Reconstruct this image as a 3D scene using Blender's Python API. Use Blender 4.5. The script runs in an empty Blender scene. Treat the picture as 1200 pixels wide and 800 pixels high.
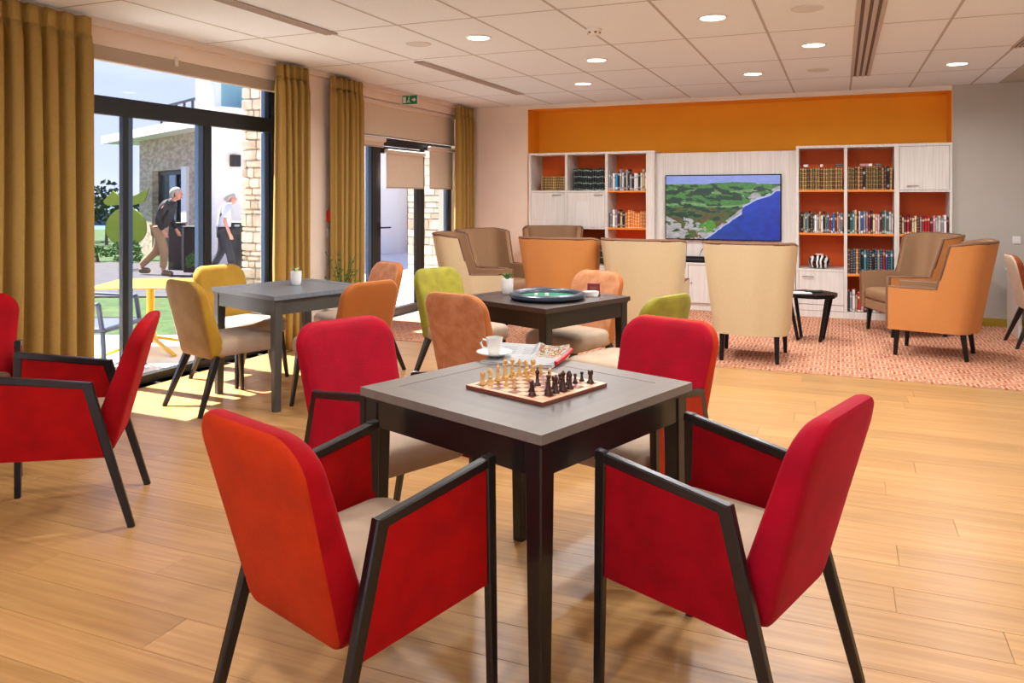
import bpy, bmesh, math, random
from mathutils import Vector, Matrix
random.seed(7)
S = bpy.context.scene; COL = S.collection
sin, cos, pi = math.sin, math.cos, math.pi
YAW = .3879; CS, SN = cos(YAW), sin(YAW)
def w2(l, d): return (l*CS - d*SN, l*SN + d*CS)     # point of the place from sideways / forward distance

# ---------------- camera
cd = bpy.data.cameras.new('camera'); cam = bpy.data.objects.new('camera', cd); COL.objects.link(cam)
cam.location = (0, 0, 1.39); cam.rotation_euler = (pi/2, 0, YAW)
cd.sensor_width = 36; cd.lens = 36*912/1200; cd.shift_x = -.0105; cd.shift_y = -.1415
cd.clip_start = .05; cd.clip_end = 6000
S.camera = cam
# ---------------- world: soft blue sky with thin clouds
wd = bpy.data.worlds.new('sky'); S.world = wd; wd.use_nodes = True
nt = wd.node_tree; nt.nodes.clear()
def N(t, ty, **k):
    n = t.nodes.new(ty)
    for a, b in k.items(): setattr(n, a, b)
    return n
out = N(nt, 'ShaderNodeOutputWorld'); bg = N(nt, 'ShaderNodeBackground')
tc = N(nt, 'ShaderNodeTexCoord'); sx = N(nt, 'ShaderNodeSeparateXYZ'); cr = N(nt, 'ShaderNodeValToRGB')
no = N(nt, 'ShaderNodeTexNoise'); mp = N(nt, 'ShaderNodeMapping'); mp.inputs['Scale'].default_value = (1, 1, 4)
no.inputs['Scale'].default_value = 2.2; no.inputs['Detail'].default_value = 5
cl = N(nt, 'ShaderNodeValToRGB'); mx = N(nt, 'ShaderNodeMixRGB')
cr.color_ramp.elements[0].position = 0; cr.color_ramp.elements[0].color = (.50, .56, .93, 1)
cr.color_ramp.elements[1].position = .6; cr.color_ramp.elements[1].color = (.17, .27, .70, 1)
cl.color_ramp.elements[0].position = .48; cl.color_ramp.elements[0].color = (0, 0, 0, 1)
cl.color_ramp.elements[1].position = .72; cl.color_ramp.elements[1].color = (.45, .45, .45, 1)
L = nt.links.new
L(tc.outputs['Generated'], sx.inputs[0]); L(sx.outputs['Z'], cr.inputs[0])
L(tc.outputs['Generated'], mp.inputs[0]); L(mp.outputs[0], no.inputs['Vector']); L(no.outputs['Fac'], cl.inputs[0])
L(cl.outputs[0], mx.inputs[0]); L(cr.outputs[0], mx.inputs[1]); mx.inputs[2].default_value = (.75, .8, .9, 1)
L(mx.outputs[0], bg.inputs[0]); bg.inputs[1].default_value = 1.0; L(bg.outputs[0], out.inputs[0])
# ---------------- sun
sd = bpy.data.lights.new('sun', 'SUN'); sd.energy = 15.0; sd.angle = .009; sd.color = (1, .95, .86)
sun = bpy.data.objects.new('sun', sd); COL.objects.link(sun)
sun.rotation_euler = Vector((.56, -.02, -1)).to_track_quat('-Z', 'Y').to_euler()
# ---------------- exposure
S.view_settings.view_transform = 'Standard'; S.view_settings.look = 'None'
S.view_settings.gamma = 1; S.view_settings.use_curve_mapping = False
S.view_settings.exposure = .8
LAMP_W = 14          # each ceiling downlight
LAMP_COL = (.95, .975, 1)

# ---------------- materials
def lin(h):
    h = h.lstrip('#'); o = []
    for i in (0, 2, 4):
        c = int(h[i:i+2], 16)/255; o.append(c/12.92 if c <= .04045 else ((c+.055)/1.055)**2.4)
    return tuple(o)+(1,)
def mat(name, col, rough=.6, var=0, scale=8, stretch=(1, 1, 1), bump=0, metal=0, sheen=0, sheen_tint=None, coat=0, rnd=0, spec=None, bscale=None, col2=None, detail=3):
    m = bpy.data.materials.new(name); m.use_nodes = True; t = m.node_tree
    p = t.nodes['Principled BSDF']; c = lin(col) if isinstance(col, str) else col
    p.inputs['Base Color'].default_value = c; p.inputs['Roughness'].default_value = rough; p.inputs['Metallic'].default_value = metal
    if sheen:
        p.inputs['Sheen Weight'].default_value = sheen*.35; p.inputs['Sheen Roughness'].default_value = .35
        if sheen_tint: p.inputs['Sheen Tint'].default_value = lin(sheen_tint)
    if coat: p.inputs['Coat Weight'].default_value = coat; p.inputs['Coat Roughness'].default_value = .12
    if spec is not None: p.inputs['Specular IOR Level'].default_value = spec
    if var or rnd or bump or col2:
        tc = N(t, 'ShaderNodeTexCoord'); mp = N(t, 'ShaderNodeMapping'); mp.inputs['Scale'].default_value = stretch
        t.links.new(tc.outputs['Object'], mp.inputs[0])
        no = N(t, 'ShaderNodeTexNoise'); no.inputs['Scale'].default_value = scale; no.inputs['Detail'].default_value = detail
        src = mp.outputs[0]
        if rnd:
            oi = N(t, 'ShaderNodeObjectInfo'); ad = N(t, 'ShaderNodeVectorMath', operation='MULTIPLY_ADD')
            cx = N(t, 'ShaderNodeCombineXYZ')
            for i in range(3): t.links.new(oi.outputs['Random'], cx.inputs[i])
            t.links.new(cx.outputs[0], ad.inputs[0]); ad.inputs[1].default_value = (37, 53, 91); t.links.new(src, ad.inputs[2]); src = ad.outputs[0]
        t.links.new(src, no.inputs['Vector'])
        mx = N(t, 'ShaderNodeMixRGB'); r = N(t, 'ShaderNodeValToRGB')
        r.color_ramp.elements[0].position = .35; r.color_ramp.elements[1].position = .65
        t.links.new(no.outputs['Fac'], r.inputs[0]); t.links.new(r.outputs[0], mx.inputs[0])
        if col2: a, b = c, lin(col2)
        else:
            a = tuple(min(1, x*(1+var)) for x in c[:3])+(1,); b = tuple(x*(1-var) for x in c[:3])+(1,)
        mx.inputs[1].default_value = a; mx.inputs[2].default_value = b
        last = mx.outputs[0]
        if rnd:
            hs = N(t, 'ShaderNodeHueSaturation'); ma = N(t, 'ShaderNodeMapRange')
            ma.inputs[3].default_value = 1-rnd; ma.inputs[4].default_value = 1+rnd
            t.links.new(oi.outputs['Random'], ma.inputs[0]); t.links.new(ma.outputs[0], hs.inputs['Value']); t.links.new(last, hs.inputs['Color']); last = hs.outputs[0]
        t.links.new(last, p.inputs['Base Color'])
        if bump:
            n2 = N(t, 'ShaderNodeTexNoise'); n2.inputs['Scale'].default_value = bscale or scale*6
            t.links.new(src, n2.inputs['Vector'])
            bp = N(t, 'ShaderNodeBump'); bp.inputs['Strength'].default_value = bump; bp.inputs['Distance'].default_value = .01
            t.links.new(n2.outputs['Fac'], bp.inputs['Height']); t.links.new(bp.outputs[0], p.inputs['Normal'])
    return m
def emat(name, col, s=1):
    m = bpy.data.materials.new(name); m.use_nodes = True; p = m.node_tree.nodes['Principled BSDF']
    p.inputs['Base Color'].default_value = (0, 0, 0, 1); p.inputs['Emission Color'].default_value = lin(col); p.inputs['Emission Strength'].default_value = s
    return m
def glass(name, tint=(1, 1, 1, 1)):
    m = bpy.data.materials.new(name); m.use_nodes = True; t = m.node_tree; t.nodes.remove(t.nodes['Principled BSDF'])
    o = t.nodes['Material Output']; tr = N(t, 'ShaderNodeBsdfTransparent'); gl = N(t, 'ShaderNodeBsdfGlossy'); mx = N(t, 'ShaderNodeMixShader'); fr = N(t, 'ShaderNodeFresnel')
    tr.inputs[0].default_value = tint; gl.inputs['Roughness'].default_value = .02; fr.inputs[0].default_value = 1.45
    ge = N(t, 'ShaderNodeNewGeometry'); sb = N(t, 'ShaderNodeMath', operation='SUBTRACT'); sb.inputs[0].default_value = 1; mu = N(t, 'ShaderNodeMath', operation='MULTIPLY')
    t.links.new(ge.outputs['Backfacing'], sb.inputs[1]); t.links.new(sb.outputs[0], mu.inputs[0]); t.links.new(fr.outputs[0], mu.inputs[1]); t.links.new(mu.outputs[0], mx.inputs[0]); t.links.new(tr.outputs[0], mx.inputs[1]); t.links.new(gl.outputs[0], mx.inputs[2]); t.links.new(mx.outputs[0], o.inputs[0])
    return m
def attrmat(name, rough=.6, emit=0, spec=.5):
    m = bpy.data.materials.new(name); m.use_nodes = True; t = m.node_tree; p = t.nodes['Principled BSDF']
    a = N(t, 'ShaderNodeAttribute'); a.attribute_name = 'Col'
    if emit:
        p.inputs['Base Color'].default_value = (.01, .01, .01, 1); t.links.new(a.outputs['Color'], p.inputs['Emission Color']); p.inputs['Emission Strength'].default_value = emit
    else: t.links.new(a.outputs['Color'], p.inputs['Base Color'])
    p.inputs['Roughness'].default_value = rough
    return m
def carpet_mat():
    m = bpy.data.materials.new('carpet'); m.use_nodes = True; t = m.node_tree; p = t.nodes['Principled BSDF']
    tc = N(t, 'ShaderNodeTexCoord'); outs = []
    for rz in (0, pi/2):
        mp = N(t, 'ShaderNodeMapping'); mp.inputs['Rotation'].default_value = (0, 0, rz)
        br = N(t, 'ShaderNodeTexBrick'); br.inputs['Scale'].default_value = 1; br.inputs['Brick Width'].default_value = .1
        br.inputs['Row Height'].default_value = .034; br.inputs['Mortar Size'].default_value = .007
        br.inputs['Color1'].default_value = lin('c07048'); br.inputs['Color2'].default_value = lin('9a421d'); br.inputs['Mortar'].default_value = lin('cfa688')
        t.links.new(tc.outputs['Object'], mp.inputs[0]); t.links.new(mp.outputs[0], br.inputs['Vector']); outs.append(br.outputs['Color'])
    ch = N(t, 'ShaderNodeTexChecker'); ch.inputs['Scale'].default_value = 1/.12; t.links.new(tc.outputs['Object'], ch.inputs['Vector'])
    mx = N(t, 'ShaderNodeMixRGB'); t.links.new(ch.outputs['Fac'], mx.inputs[0]); t.links.new(outs[0], mx.inputs[1]); t.links.new(outs[1], mx.inputs[2])
    t.links.new(mx.outputs[0], p.inputs['Base Color']); p.inputs['Roughness'].default_value = .95
    return m
M = dict(
 plank=mat('oak_plank', 'be905a', .33, scale=3.2, stretch=(1, 14, 1), col2='ac7e4a', bump=.05, rnd=.09, spec=.5, bscale=20, detail=6),
 floor=mat('oak_floor', 'b98650', .5),
 carpet=carpet_mat(),
 ceil=mat('ceiling_tile', 'e3e8ef', .9, var=.02, scale=60, rnd=.012), rail=mat('ceiling_rail', 'b2aaa8', .7), disc=mat('speaker_cloth', 'cfcdcc', .8),
 cream=mat('cream_wall', 'ead9c9', .85, var=.02, scale=3), grey=mat('grey_wall', 'b8b1a6', .85, var=.02, scale=3),
 orange=mat('orange_wall', 'f8a41e', .8, var=.02, scale=3), ybase=mat('yellow_base', 'a98a1c', .6),
 frame=mat('dark_frame', '1c2226', .4, metal=.2), frame_blue=mat('blue_frame', '48617c', .4, metal=.3), glass=glass('glass', (.98, .985, .99, 1)),
 curtain=mat('ochre_curtain', 'a3823f', .9, var=.05, scale=70, bump=.2, bscale=300),
 blind=mat('beige_blind', 'dcccb6', .8, var=.03, scale=40), cass=mat('blind_cassette', 'ded0c4', .5), pelmet=mat('pelmet', 'b3a18d', .7),
 redf=mat('crimson_velvet', 'a80010', .72, scale=7, col2='920009', spec=.15, bump=.12, bscale=160, sheen=.5, sheen_tint='ff4050'),
 redo=mat('orange_lit_velvet', 'bc3008', .72, scale=6, col2='a82a08', spec=.15, bump=.12, bscale=160, sheen=.5, sheen_tint='ff7040'),  # red velvet with its orange lit sheen put into the colour
 magenta=mat('raspberry_velvet', 'ac0020', .72, scale=7, col2='98021c', spec=.15, bump=.12, bscale=160, sheen=.5, sheen_tint='ff3060'),
 panelc=mat('crimson_shade_panel', '92030f', .8, scale=10, col2='80020b', bump=.1, bscale=160, sheen=.3, sheen_tint='ff3030', spec=.12), panelr=mat('red_panel', 'a80606', .8, scale=10, col2='940506', spec=.15, bump=.1, bscale=160, sheen=.3, sheen_tint='ff3030'),  # crimson panel is also darkened for its shade away from the windows
 seat=mat('beige_seat', 'b59d84', .85, var=.06, scale=9, bump=.1, bscale=200, sheen=.2),
 darkw=mat('wenge_wood', '15110f', .33, var=.25, scale=6, stretch=(1, 1, .1), coat=.1), blackm=mat('black_metal', '101012', .35, metal=.4),
 tabtop=mat('grey_taupe_top', '6b625b', .42, var=.05, scale=5, stretch=(1, 8, 1)), tabedge=mat('taupe_border', '72685e', .42, var=.05, scale=5, stretch=(8, 1, 1)),
 bluetop=mat('grey_oak_top', '6c7379', .35, var=.08, scale=5, stretch=(1, 8, 1)), blueleg=mat('grey_oak_leg', '45443f', .4, var=.1, scale=5, stretch=(1, 1, .2)),
 wengetop=mat('wenge_top', '3a2c27', .35, var=.15, scale=5, stretch=(1, 8, 1)),
 gold=mat('mustard_velvet', 'ab8418', .8, scale=9, col2='a2760f', sheen=.4, bump=.1, bscale=160), tanrear=mat('sand_velvet', 'a58347', .8, scale=9, col2='957238', sheen=.4),
 orv=mat('orange_velvet', 'a95f1c', .8, scale=9, col2='a95a16', sheen=.4, bump=.1, bscale=160), rose=mat('terracotta_velvet', 'c4855a', .8, scale=16, col2='b16d40', sheen=.5, bump=.1, bscale=160),
 olive=mat('olive_velvet', '948a1a', .8, scale=12, col2='80760f', sheen=.4, bump=.1, bscale=160), rust=mat('rust_velvet', '9a4a1e', .8, scale=9, col2='8a3c14', sheen=.3), cream_f=mat('cream_fabric', 'd9c3a8', .85, var=.04, scale=30),
 lor=mat('apricot_linen', 'c98546', .85, var=.02, scale=60, bump=.15, bscale=300), lcr=mat('cream_linen', 'd3bf98', .85, var=.02, scale=60, bump=.15, bscale=300), pip=mat('brown_piping', '76523a', .8), lbr=mat('taupe_brown_lining', '94704f', .85, var=.03, scale=60, bump=.1, bscale=300),
 wwood=mat('white_wood', 'e5e0d9', .55, scale=4, stretch=(16, 16, .6), col2='d8d1c7'), shelf=mat('orange_shelf', 'f08a2c', .55), oback=mat('orange_panel', 'ee6410', .6, var=.03, scale=2),
 chrome=mat('steel', 'b0aba5', .3, metal=1), white=mat('white_china', 'e8e4dc', .25), plastic=mat('white_plastic', 'e4e0da', .4), maroonc=mat('maroon_card', '74181a', .5), red=mat('red_plastic', 'c41210', .35),
 lampw=emat('lamp_glow', 'fff6ea', 6), grille=mat('vent_grille', 'b5a9a3', .6), slot=mat('vent_slot', '6a5853', .8),
 green=mat('sign_green', '0b7a45', .5), leaf=mat('leaf', '3c6a2a', .6, var=.3, scale=20), flower=mat('flower', 'dfe39a', .6),
 board_l=mat('board_light', 'e0b089', .35), board_d=mat('board_dark', '7a3a26', .35), paleP=mat('boxwood', 'd3a860', .35), darkP=mat('dark_walnut', '3a1a0f', .35),
 felt=mat('green_felt', '1f6b4c', .9), bumper=mat('navy_bumper', '2a3440', .3), ink=mat('ink', '30302e', .7),
 stone=mat('stone', 'd6cab8', .9, scale=5, col2='b8a68e', rnd=.2, bump=.4), mortar=mat('mortar', 'c9bba6', .95), facade=mat('stone_facade', 'c4b6a2', .9, scale=5, col2='9c8b78', stretch=(1, 1, 2.6), bump=.5, detail=8),
 render=mat('white_render', 'efe9dc', .9), slab=mat('white_slab', 'e3e3e0', .8), pave=mat('pale_paving', 'dad6d0', .9, var=.04, scale=6), path=mat('grey_path', '434147', .95, var=.1, scale=4),
 grass=mat('grass', '36521f', .95, scale=6, col2='253c13', bump=.6, detail=8), bush=mat('bush', '2f4a28', .9, scale=5, col2='1c3018'), sea=mat('sea', '3c5f86', .4), hill=mat('hill', '3d5560', .95),
 ytab=mat('yellow_lacquer', 'c9a012', .35), lime=mat('lime_panel', '8f9f22', .5), bluechair=mat('slate_blue_plastic', '3b4a63', .5),
 skin=mat('skin', 'b9806a', .6), grhair=mat('grey_hair', '918c86', .8), jacket=mat('black_jacket', '1d1c20', .8), khaki=mat('khaki_trousers', '94795a', .85), shirt=mat('white_shirt', 'b9bbc4', .8), navy=mat('navy_trousers', '1b1d26', .85), shoe=mat('shoe', '6b5846', .7),
 winglass=mat('reflecting_glass', '54707f', .08, metal=.6),
)
# ---------------- mesh builder
class B:
    def __init__(s): s.v = []; s.f = []; s.mi = []; s.m = 0
    def add(s, vs, fs):
        o = len(s.v); s.v += [tuple(x) for x in vs]; s.f += [tuple(i+o for i in f) for f in fs]; s.mi += [s.m]*len(fs); return s
    def box(s, x0, x1, y0, y1, z0, z1):
        return s.add([(x, y, z) for x in (x0, x1) for y in (y0, y1) for z in (z0, z1)],
                     [(0, 1, 3, 2), (4, 6, 7, 5), (0, 4, 5, 1), (2, 3, 7, 6), (0, 2, 6, 4), (1, 5, 7, 3)])
    def cbox(s, x0, x1, y0, y1, z0, z1, c=.004):   # chamfered box
        vs = []; 
        for z, e in ((z0, c), (z0+c, 0), (z1-c, 0), (z1, c)):
            a, b, cc, d = x0+e, x1-e, y0+e, y1-e; k = c
            vs += [(a+k, cc, z), (b-k, cc, z), (b, cc+k, z), (b, d-k, z), (b-k, d, z), (a+k, d, z), (a, d-k, z), (a, cc+k, z)]
        return s.loft([vs[i*8:i*8+8] for i in range(4)])
    def loft(s, rings, cap=True, closed=True):
        n = len(rings[0]); vs = [p for r in rings for p in r]; fs = []
        for i in range(len(rings)-1):
            for j in range(n if closed else n-1):
                k = (j+1) % n; fs.append((i*n+j, i*n+k, (i+1)*n+k, (i+1)*n+j))
        if cap: fs.append(tuple(reversed(range(n)))); fs.append(tuple(range((len(rings)-1)*n, len(rings)*n)))
        return s.add(vs, fs)
    def bar(s, p0, p1, w0, d0, w1=None, d1=None, ref=(1, 0, 0), c=.15):
        w1 = w1 or w0; d1 = d1 or d0; p0, p1 = Vector(p0), Vector(p1); a = (p1-p0).normalized(); r = Vector(ref)
        u = (r - a*r.dot(a)).normalized(); v = a.cross(u); rings = []
        for p, w, d in ((p0, w0, d0), (p1, w1, d1)):
            k = min(w, d)*c
            rings.append([p+u*x+v*y for x, y in ((-w/2+k, -d/2), (w/2-k, -d/2), (w/2, -d/2+k), (w/2, d/2-k), (w/2-k, d/2), (-w/2+k, d/2), (-w/2, d/2-k), (-w/2, -d/2+k))])
        return s.loft(rings)
    def lathe(s, prof, n=16, c=(0, 0, 0)):
        rings = [[(c[0]+r*cos(2*pi*j/n), c[1]+r*sin(2*pi*j/n), c[2]+z) for j in range(n)] for r, z in prof]
        return s.loft(rings)
    def tube(s, pts, r, n=8):
        pts = [Vector(p) for p in pts]; rings = []
        for i, p in enumerate(pts):
            a = (pts[min(i+1, len(pts)-1)]-pts[max(i-1, 0)]).normalized(); ref = Vector((0, 0, 1)) if abs(a.z) < .9 else Vector((1, 0, 0))
            u = a.cross(ref).normalized(); v = a.cross(u); rings.append([p+(u*cos(2*pi*j/n)+v*sin(2*pi*j/n))*r for j in range(n)])
        return s.loft(rings)
    def prism(s, poly, axis, a, b):   # poly of 2D points extruded along axis between a and b
        def P(q, t): return {'x': (t, q[0], q[1]), 'y': (q[0], t, q[1]), 'z': (q[0], q[1], t)}[axis]
        return s.loft([[P(q, a) for q in poly], [P(q, b) for q in poly]])
    def obj(s, name, m, parent=None, smooth=False, **tags):
        me = bpy.data.meshes.new(name); me.from_pydata([tuple(v) for v in s.v], [], s.f)
        ms = m if isinstance(m, (list, tuple)) else [m]
        for x in ms: me.materials.append(M[x] if isinstance(x, str) else x)
        for p, i in zip(me.polygons, s.mi): p.material_index = i
        bm = bmesh.new(); bm.from_mesh(me); bmesh.ops.recalc_face_normals(bm, faces=bm.faces); bm.to_mesh(me); bm.free()
        if smooth:
            me.shade_smooth()
            if smooth != 2: me.set_sharp_from_angle(angle=math.radians(42))
        o = bpy.data.objects.new(name, me); COL.objects.link(o); o.parent = parent
        for k, v in tags.items(): o[k] = v
        return o
def thing(name, label, cat, loc=(0, 0, 0), rz=0, group=None):
    o = bpy.data.objects.new(name, None); COL.objects.link(o); o.location = loc; o.rotation_euler = (0, 0, rz); o.empty_display_size = .1
    o['label'] = label; o['category'] = cat
    if group: o['group'] = group
    return o
def tag(o, label, cat, group=None, loc=None, rz=None):
    o['label'] = label; o['category'] = cat
    if group: o['group'] = group
    if loc is not None: o.location = loc
    if rz is not None: o.rotation_euler = (0, 0, rz)
    return o
def copy_tree(o, parent=None):
    c = o.copy(); COL.objects.link(c); c.parent = parent
    for ch in list(o.children): copy_tree(ch, c)
    return c
def struct(b, name, m, parent=None, **k):
    o = b.obj(name, m, parent, **k)
    if not parent: o['kind'] = 'structure'
    return o
ORD = 'first second third fourth fifth sixth seventh eighth ninth tenth eleventh twelfth thirteenth fourteenth fifteenth sixteenth seventeenth eighteenth nineteenth twentieth twenty-first twenty-second twenty-third twenty-fourth twenty-fifth'.split()
def rounded(corners, rad, n=6):     # rounded convex polygon
    out = []; k = len(corners)
    for i in range(k):
        p = Vector(corners[i]); a = (Vector(corners[i-1])-p).normalized(); b = (Vector(corners[(i+1) % k])-p).normalized(); r = rad[i]
        if r <= 0: out.append(tuple(p)); continue
        ang = a.angle(b)/2; t = r/math.tan(ang); c = p+(a+b).normalized()*(r/sin(ang)); s0 = p+a*t-c; s1 = p+b*t-c
        for j in range(n+1):
            q = s0.lerp(s1, j/n); q = q.normalized()*r if q.length else q; out.append(tuple(c+q))
    return out

# =====================================================================  ROOM
XL, XR, YB, ZC = -4.7, 2.3, 9.6, 2.6
fl = struct(B().box(-5.0, XR, -2.5, 6.5, -.1, -.006), 'floor', 'floor')
pm = None; W_ = .185; y = -.45; row = 0
while y < 6.5-.02:
    w = min(W_, 6.5-y); x = -4.98 - random.uniform(0, 1.2)
    while x < XR:
        ln = random.choice((1.5, 1.8, 2.0, 2.2)); x0 = max(x, -5.0); x1 = min(x+ln, XR)
        if x1-x0 > .05 and not (y < 1.0 and x1 < -3.4):
            if pm is None:
                o = B().cbox(-.5, .5, -W_/2+.0008, W_/2-.0008, -.005, 0, .0006).obj('plank', 'plank', fl); pm = o
            else: o = pm.copy(); COL.objects.link(o)
            o.location = ((x0+x1)/2, y+w/2, 0); o.scale = (x1-x0-.0015, w/W_, 1)
        x += ln
    y += W_
struct(B().box(XL-.0, XR, 6.5, YB+.05, -.1, 0), 'floor_slab', 'floor')
tag(B().box(XL+.01, XR-.01, 6.5, YB-.02, .0005, .006).obj('carpet', 'carpet'), 'carpet woven in orange and cream dashes under the lounge armchairs', 'carpet')
# ceiling: slab, rails, tiles
ce = struct(B().box(-5.0, XR, -2.5, YB+.6, ZC+.012, ZC+.1), 'ceiling', 'rail')
gx = [.1+.6*k for k in range(-9, 4)]; gy = [6.0+1.25*k for k in range(-6, 4)]
xs = [XL] + [g for g in gx if XL+.05 < g < 1.56-.02] + [1.56]; ys = [-1.5] + [g for g in gy if -1.4 < g < YB-.05] + [YB]
t0 = None
for i in range(len(xs)-1):
    for j in range(len(ys)-1):
        if t0 is None: o = t0 = B().cbox(-.5, .5, -.5, .5, 0, .012, .002).obj('ceiling_tile', 'ceil', ce)
        else: o = t0.copy(); COL.objects.link(o)
        o.location = ((xs[i]+xs[i+1])/2, (ys[j]+ys[j+1])/2, ZC); o.scale = (xs[i+1]-xs[i]-.014, ys[j+1]-ys[j]-.012, 1)
for g in xs[1:-1]: B().box(g-.010, g+.010, -1.5, YB, ZC-.001, ZC+.0118).obj('ceiling_rail', 'rail', ce)
for g in ys[1:-1]: B().box(XL, 1.56, g-.009, g+.009, ZC-.0008, ZC+.0116).obj('ceiling_rail', 'rail', ce)
# walls
b = B()
b.box(-5.0, XL, -2.5, 3.2, 0, 2.7); b.box(-5.0, XL, 5.78, 6.92, 0, 2.7); b.box(-5.0, XL, 9.25, YB+.6, 0, 2.7)
b.box(-5.0, XL, 3.2, 5.78, 2.43, 2.7); b.box(-5.0, XL, 6.92, 9.25, 2.46, 2.7)
struct(b, 'wall_left', 'cream')
b = B(); b.box(XL, -3.85, YB, YB+.6, 0, 2.7); struct(b, 'wall_back', 'cream')
b = B(); b.box(1.12, XR+.2, YB, YB+.6, 0, 2.7); struct(b, 'wall_back_right', 'grey')
b = B(); b.box(-3.85, 1.12, YB+.4, YB+.6, 0, 2.6); b.box(-3.85, 1.12, YB+.0, YB+.6, 2.545, 2.7)
b.box(-3.85, -3.845, YB+.002, YB+.4, 0, 2.545); b.box(1.115, 1.12, YB+.002, YB+.4, 0, 2.545)
struct(b, 'wall_niche', 'orange')
b = B(); b.box(-3.85, 1.12, YB-.003, YB, 2.545, 2.6); struct(b, 'trim_1', 'cream')
struct(B().box(XR, XR+.2, -2.5, YB, 0, 2.7), 'wall_right', 'grey')
struct(B().box(1.56, XR, -2.5, YB, 2.598, 2.609), 'ceiling_border', 'grey')
b = B(); b.box(-5.0, XR+.2, -2.7, -2.5, 2.45, 2.7); b.box(-5.0, -4.4, -2.7, -2.5, 0, 2.45); b.box(2.0, XR+.2, -2.7, -2.5, 0, 2.45); b.box(-4.4, 2.0, -2.7, -2.5, 0, .12); struct(b, 'wall_front', 'cream')
wf_ = struct(B().box(-4.4, 2.0, -2.63, -2.57, .12, .18), 'fill_window', 'frame')  # unseen window added behind the viewer to let in soft fill light
for k in range(6): B().box(-4.4+k*1.268, -4.34+k*1.268, -2.63, -2.57, .18, 2.4).obj('frame_bar', 'frame', wf_)
B().box(-4.4, 2.0, -2.63, -2.57, 2.4, 2.45).obj('frame_bar', 'frame', wf_)
struct(B().box(1.125, XR, YB-.014, YB, .006, .09), 'baseboard_back', 'ybase')
struct(B().box(XL, XL+.012, 5.8, 6.9, 0, .08), 'baseboard_left', 'wwood')
struct(B().box(XL+.0, XL+.05, 3.0, 9.3, ZC-.05, ZC), 'trim_2', 'cass')

# ------- window 1 (wide sliding door)
GX = -4.83
wn = struct(B().box(GX-.04, GX+.04, 3.2, 5.78, 0, .06), 'window_1', 'frame')
def piece(y0, y1, z0, z1, name='frame_bar', m='frame', par=None, x=GX, t=.022): return B().cbox(x-t, x+t, y0, y1, z0, z1, .004).obj(name, m, par)
piece(3.2, 3.27, .06, 2.43, par=wn); piece(5.70, 5.78, .06, 2.43, par=wn); piece(3.27, 5.70, 2.38, 2.43, par=wn); piece(3.27, 5.70, 1.97, 2.1, 'transom', par=wn, t=.03)
piece(4.12, 4.17, .06, 1.97, 'sliding_stile', par=wn); piece(4.17, 4.225, .06, 1.97, 'sliding_stile', 'frame_blue', par=wn, x=GX-.02)
piece(4.845, 4.90, .06, 1.97, 'sliding_stile', 'frame_blue', par=wn, x=GX-.01); piece(4.90, 4.98, .06, 1.97, 'sliding_stile', par=wn)
piece(5.64, 5.70, .06, 1.97, 'sliding_stile', 'frame_blue', par=wn, x=GX-.02); piece(5.64, 5.70, 2.1, 2.38, 'sliding_stile', 'frame_blue', par=wn, x=GX-.02)
for a, c, d, e in ((3.27, 4.12, .06, 1.97), (4.225, 4.83, .06, 1.97), (4.98, 5.64, .06, 1.97), (3.27, 5.64, 2.1, 2.38)):
    B().box(GX-.006, GX+.006, a, c, d, e).obj('pane', 'glass', wn)
t = thing('roller_blind', 'beige roller blind fully rolled up above the wide sliding glass door', 'blind')
B().box(XL-.1, XL-.06, 3.22, 5.76, 2.36, 2.43).obj('hem_bar', 'pelmet', t)
B().tube([(XL-.03, 3.25, 2.46), (XL-.03, 5.75, 2.46)], .028, 12).obj('roller_tube', 'cass', t, smooth=1)
B().cbox(XL-.06, XL-.0, 3.2, 5.77, 2.33, 2.43).obj('valance', 'pelmet', t)
B().cbox(XL+.0, XL+.02, 4.48, 4.51, 2.38, 2.45).obj('bracket', 'cass', t)
# ------- window 2 (glazed door with side lights)
wn = struct(B().box(GX-.04, GX+.04, 6.92, 7.29, 0, .06), 'window_2', 'frame')
dr = struct(B().box(GX-.045, GX+.045, 7.42, 8.36, .0, .09), 'door_1', 'frame')
for a, c, m, x in ((6.92, 6.96, 'frame', GX), (7.30, 7.36, 'frame_blue', GX-.01), (7.36, 7.42, 'frame', GX), (8.47, 8.53, 'frame', GX), (9.12, 9.18, 'frame_blue', GX-.01), (9.18, 9.25, 'frame', GX)):
    piece(a, c, .06, 1.97, par=wn, m=m, x=x)
piece(6.92, 9.25, 1.97, 2.06, 'transom', par=wn); piece(6.92, 9.25, 2.41, 2.46, par=wn)
piece(8.53, 9.12, .0, .08, par=wn)
for a, c, d, e in ((6.96, 7.29, .06, 1.97), (8.53, 9.12, .08, 1.97), (6.96, 9.18, 2.06, 2.41)): B().box(GX-.006, GX+.006, a, c, d, e).obj('pane', 'glass', wn)
piece(7.42, 7.53, .09, 1.96, 'door_stile', par=dr); piece(8.33, 8.46, .09, 1.96, 'door_stile', 'frame', par=dr); piece(7.53, 8.33, 1.88, 1.96, 'door_rail', par=dr)
B().box(GX-.006, GX+.006, 7.53, 8.33, .09, 1.88).obj('pane', 'glass', dr)
h = B(); h.cbox(GX+.045, GX+.052, 7.455, 7.485, .94, 1.1); h.tube([(GX+.05, 7.47, 1.04), (GX+.1, 7.47, 1.04), (GX+.105, 7.49, 1.04), (GX+.105, 7.6, 1.04)], .009)
h.obj('door_handle', 'blackm', dr, smooth=1)
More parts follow.
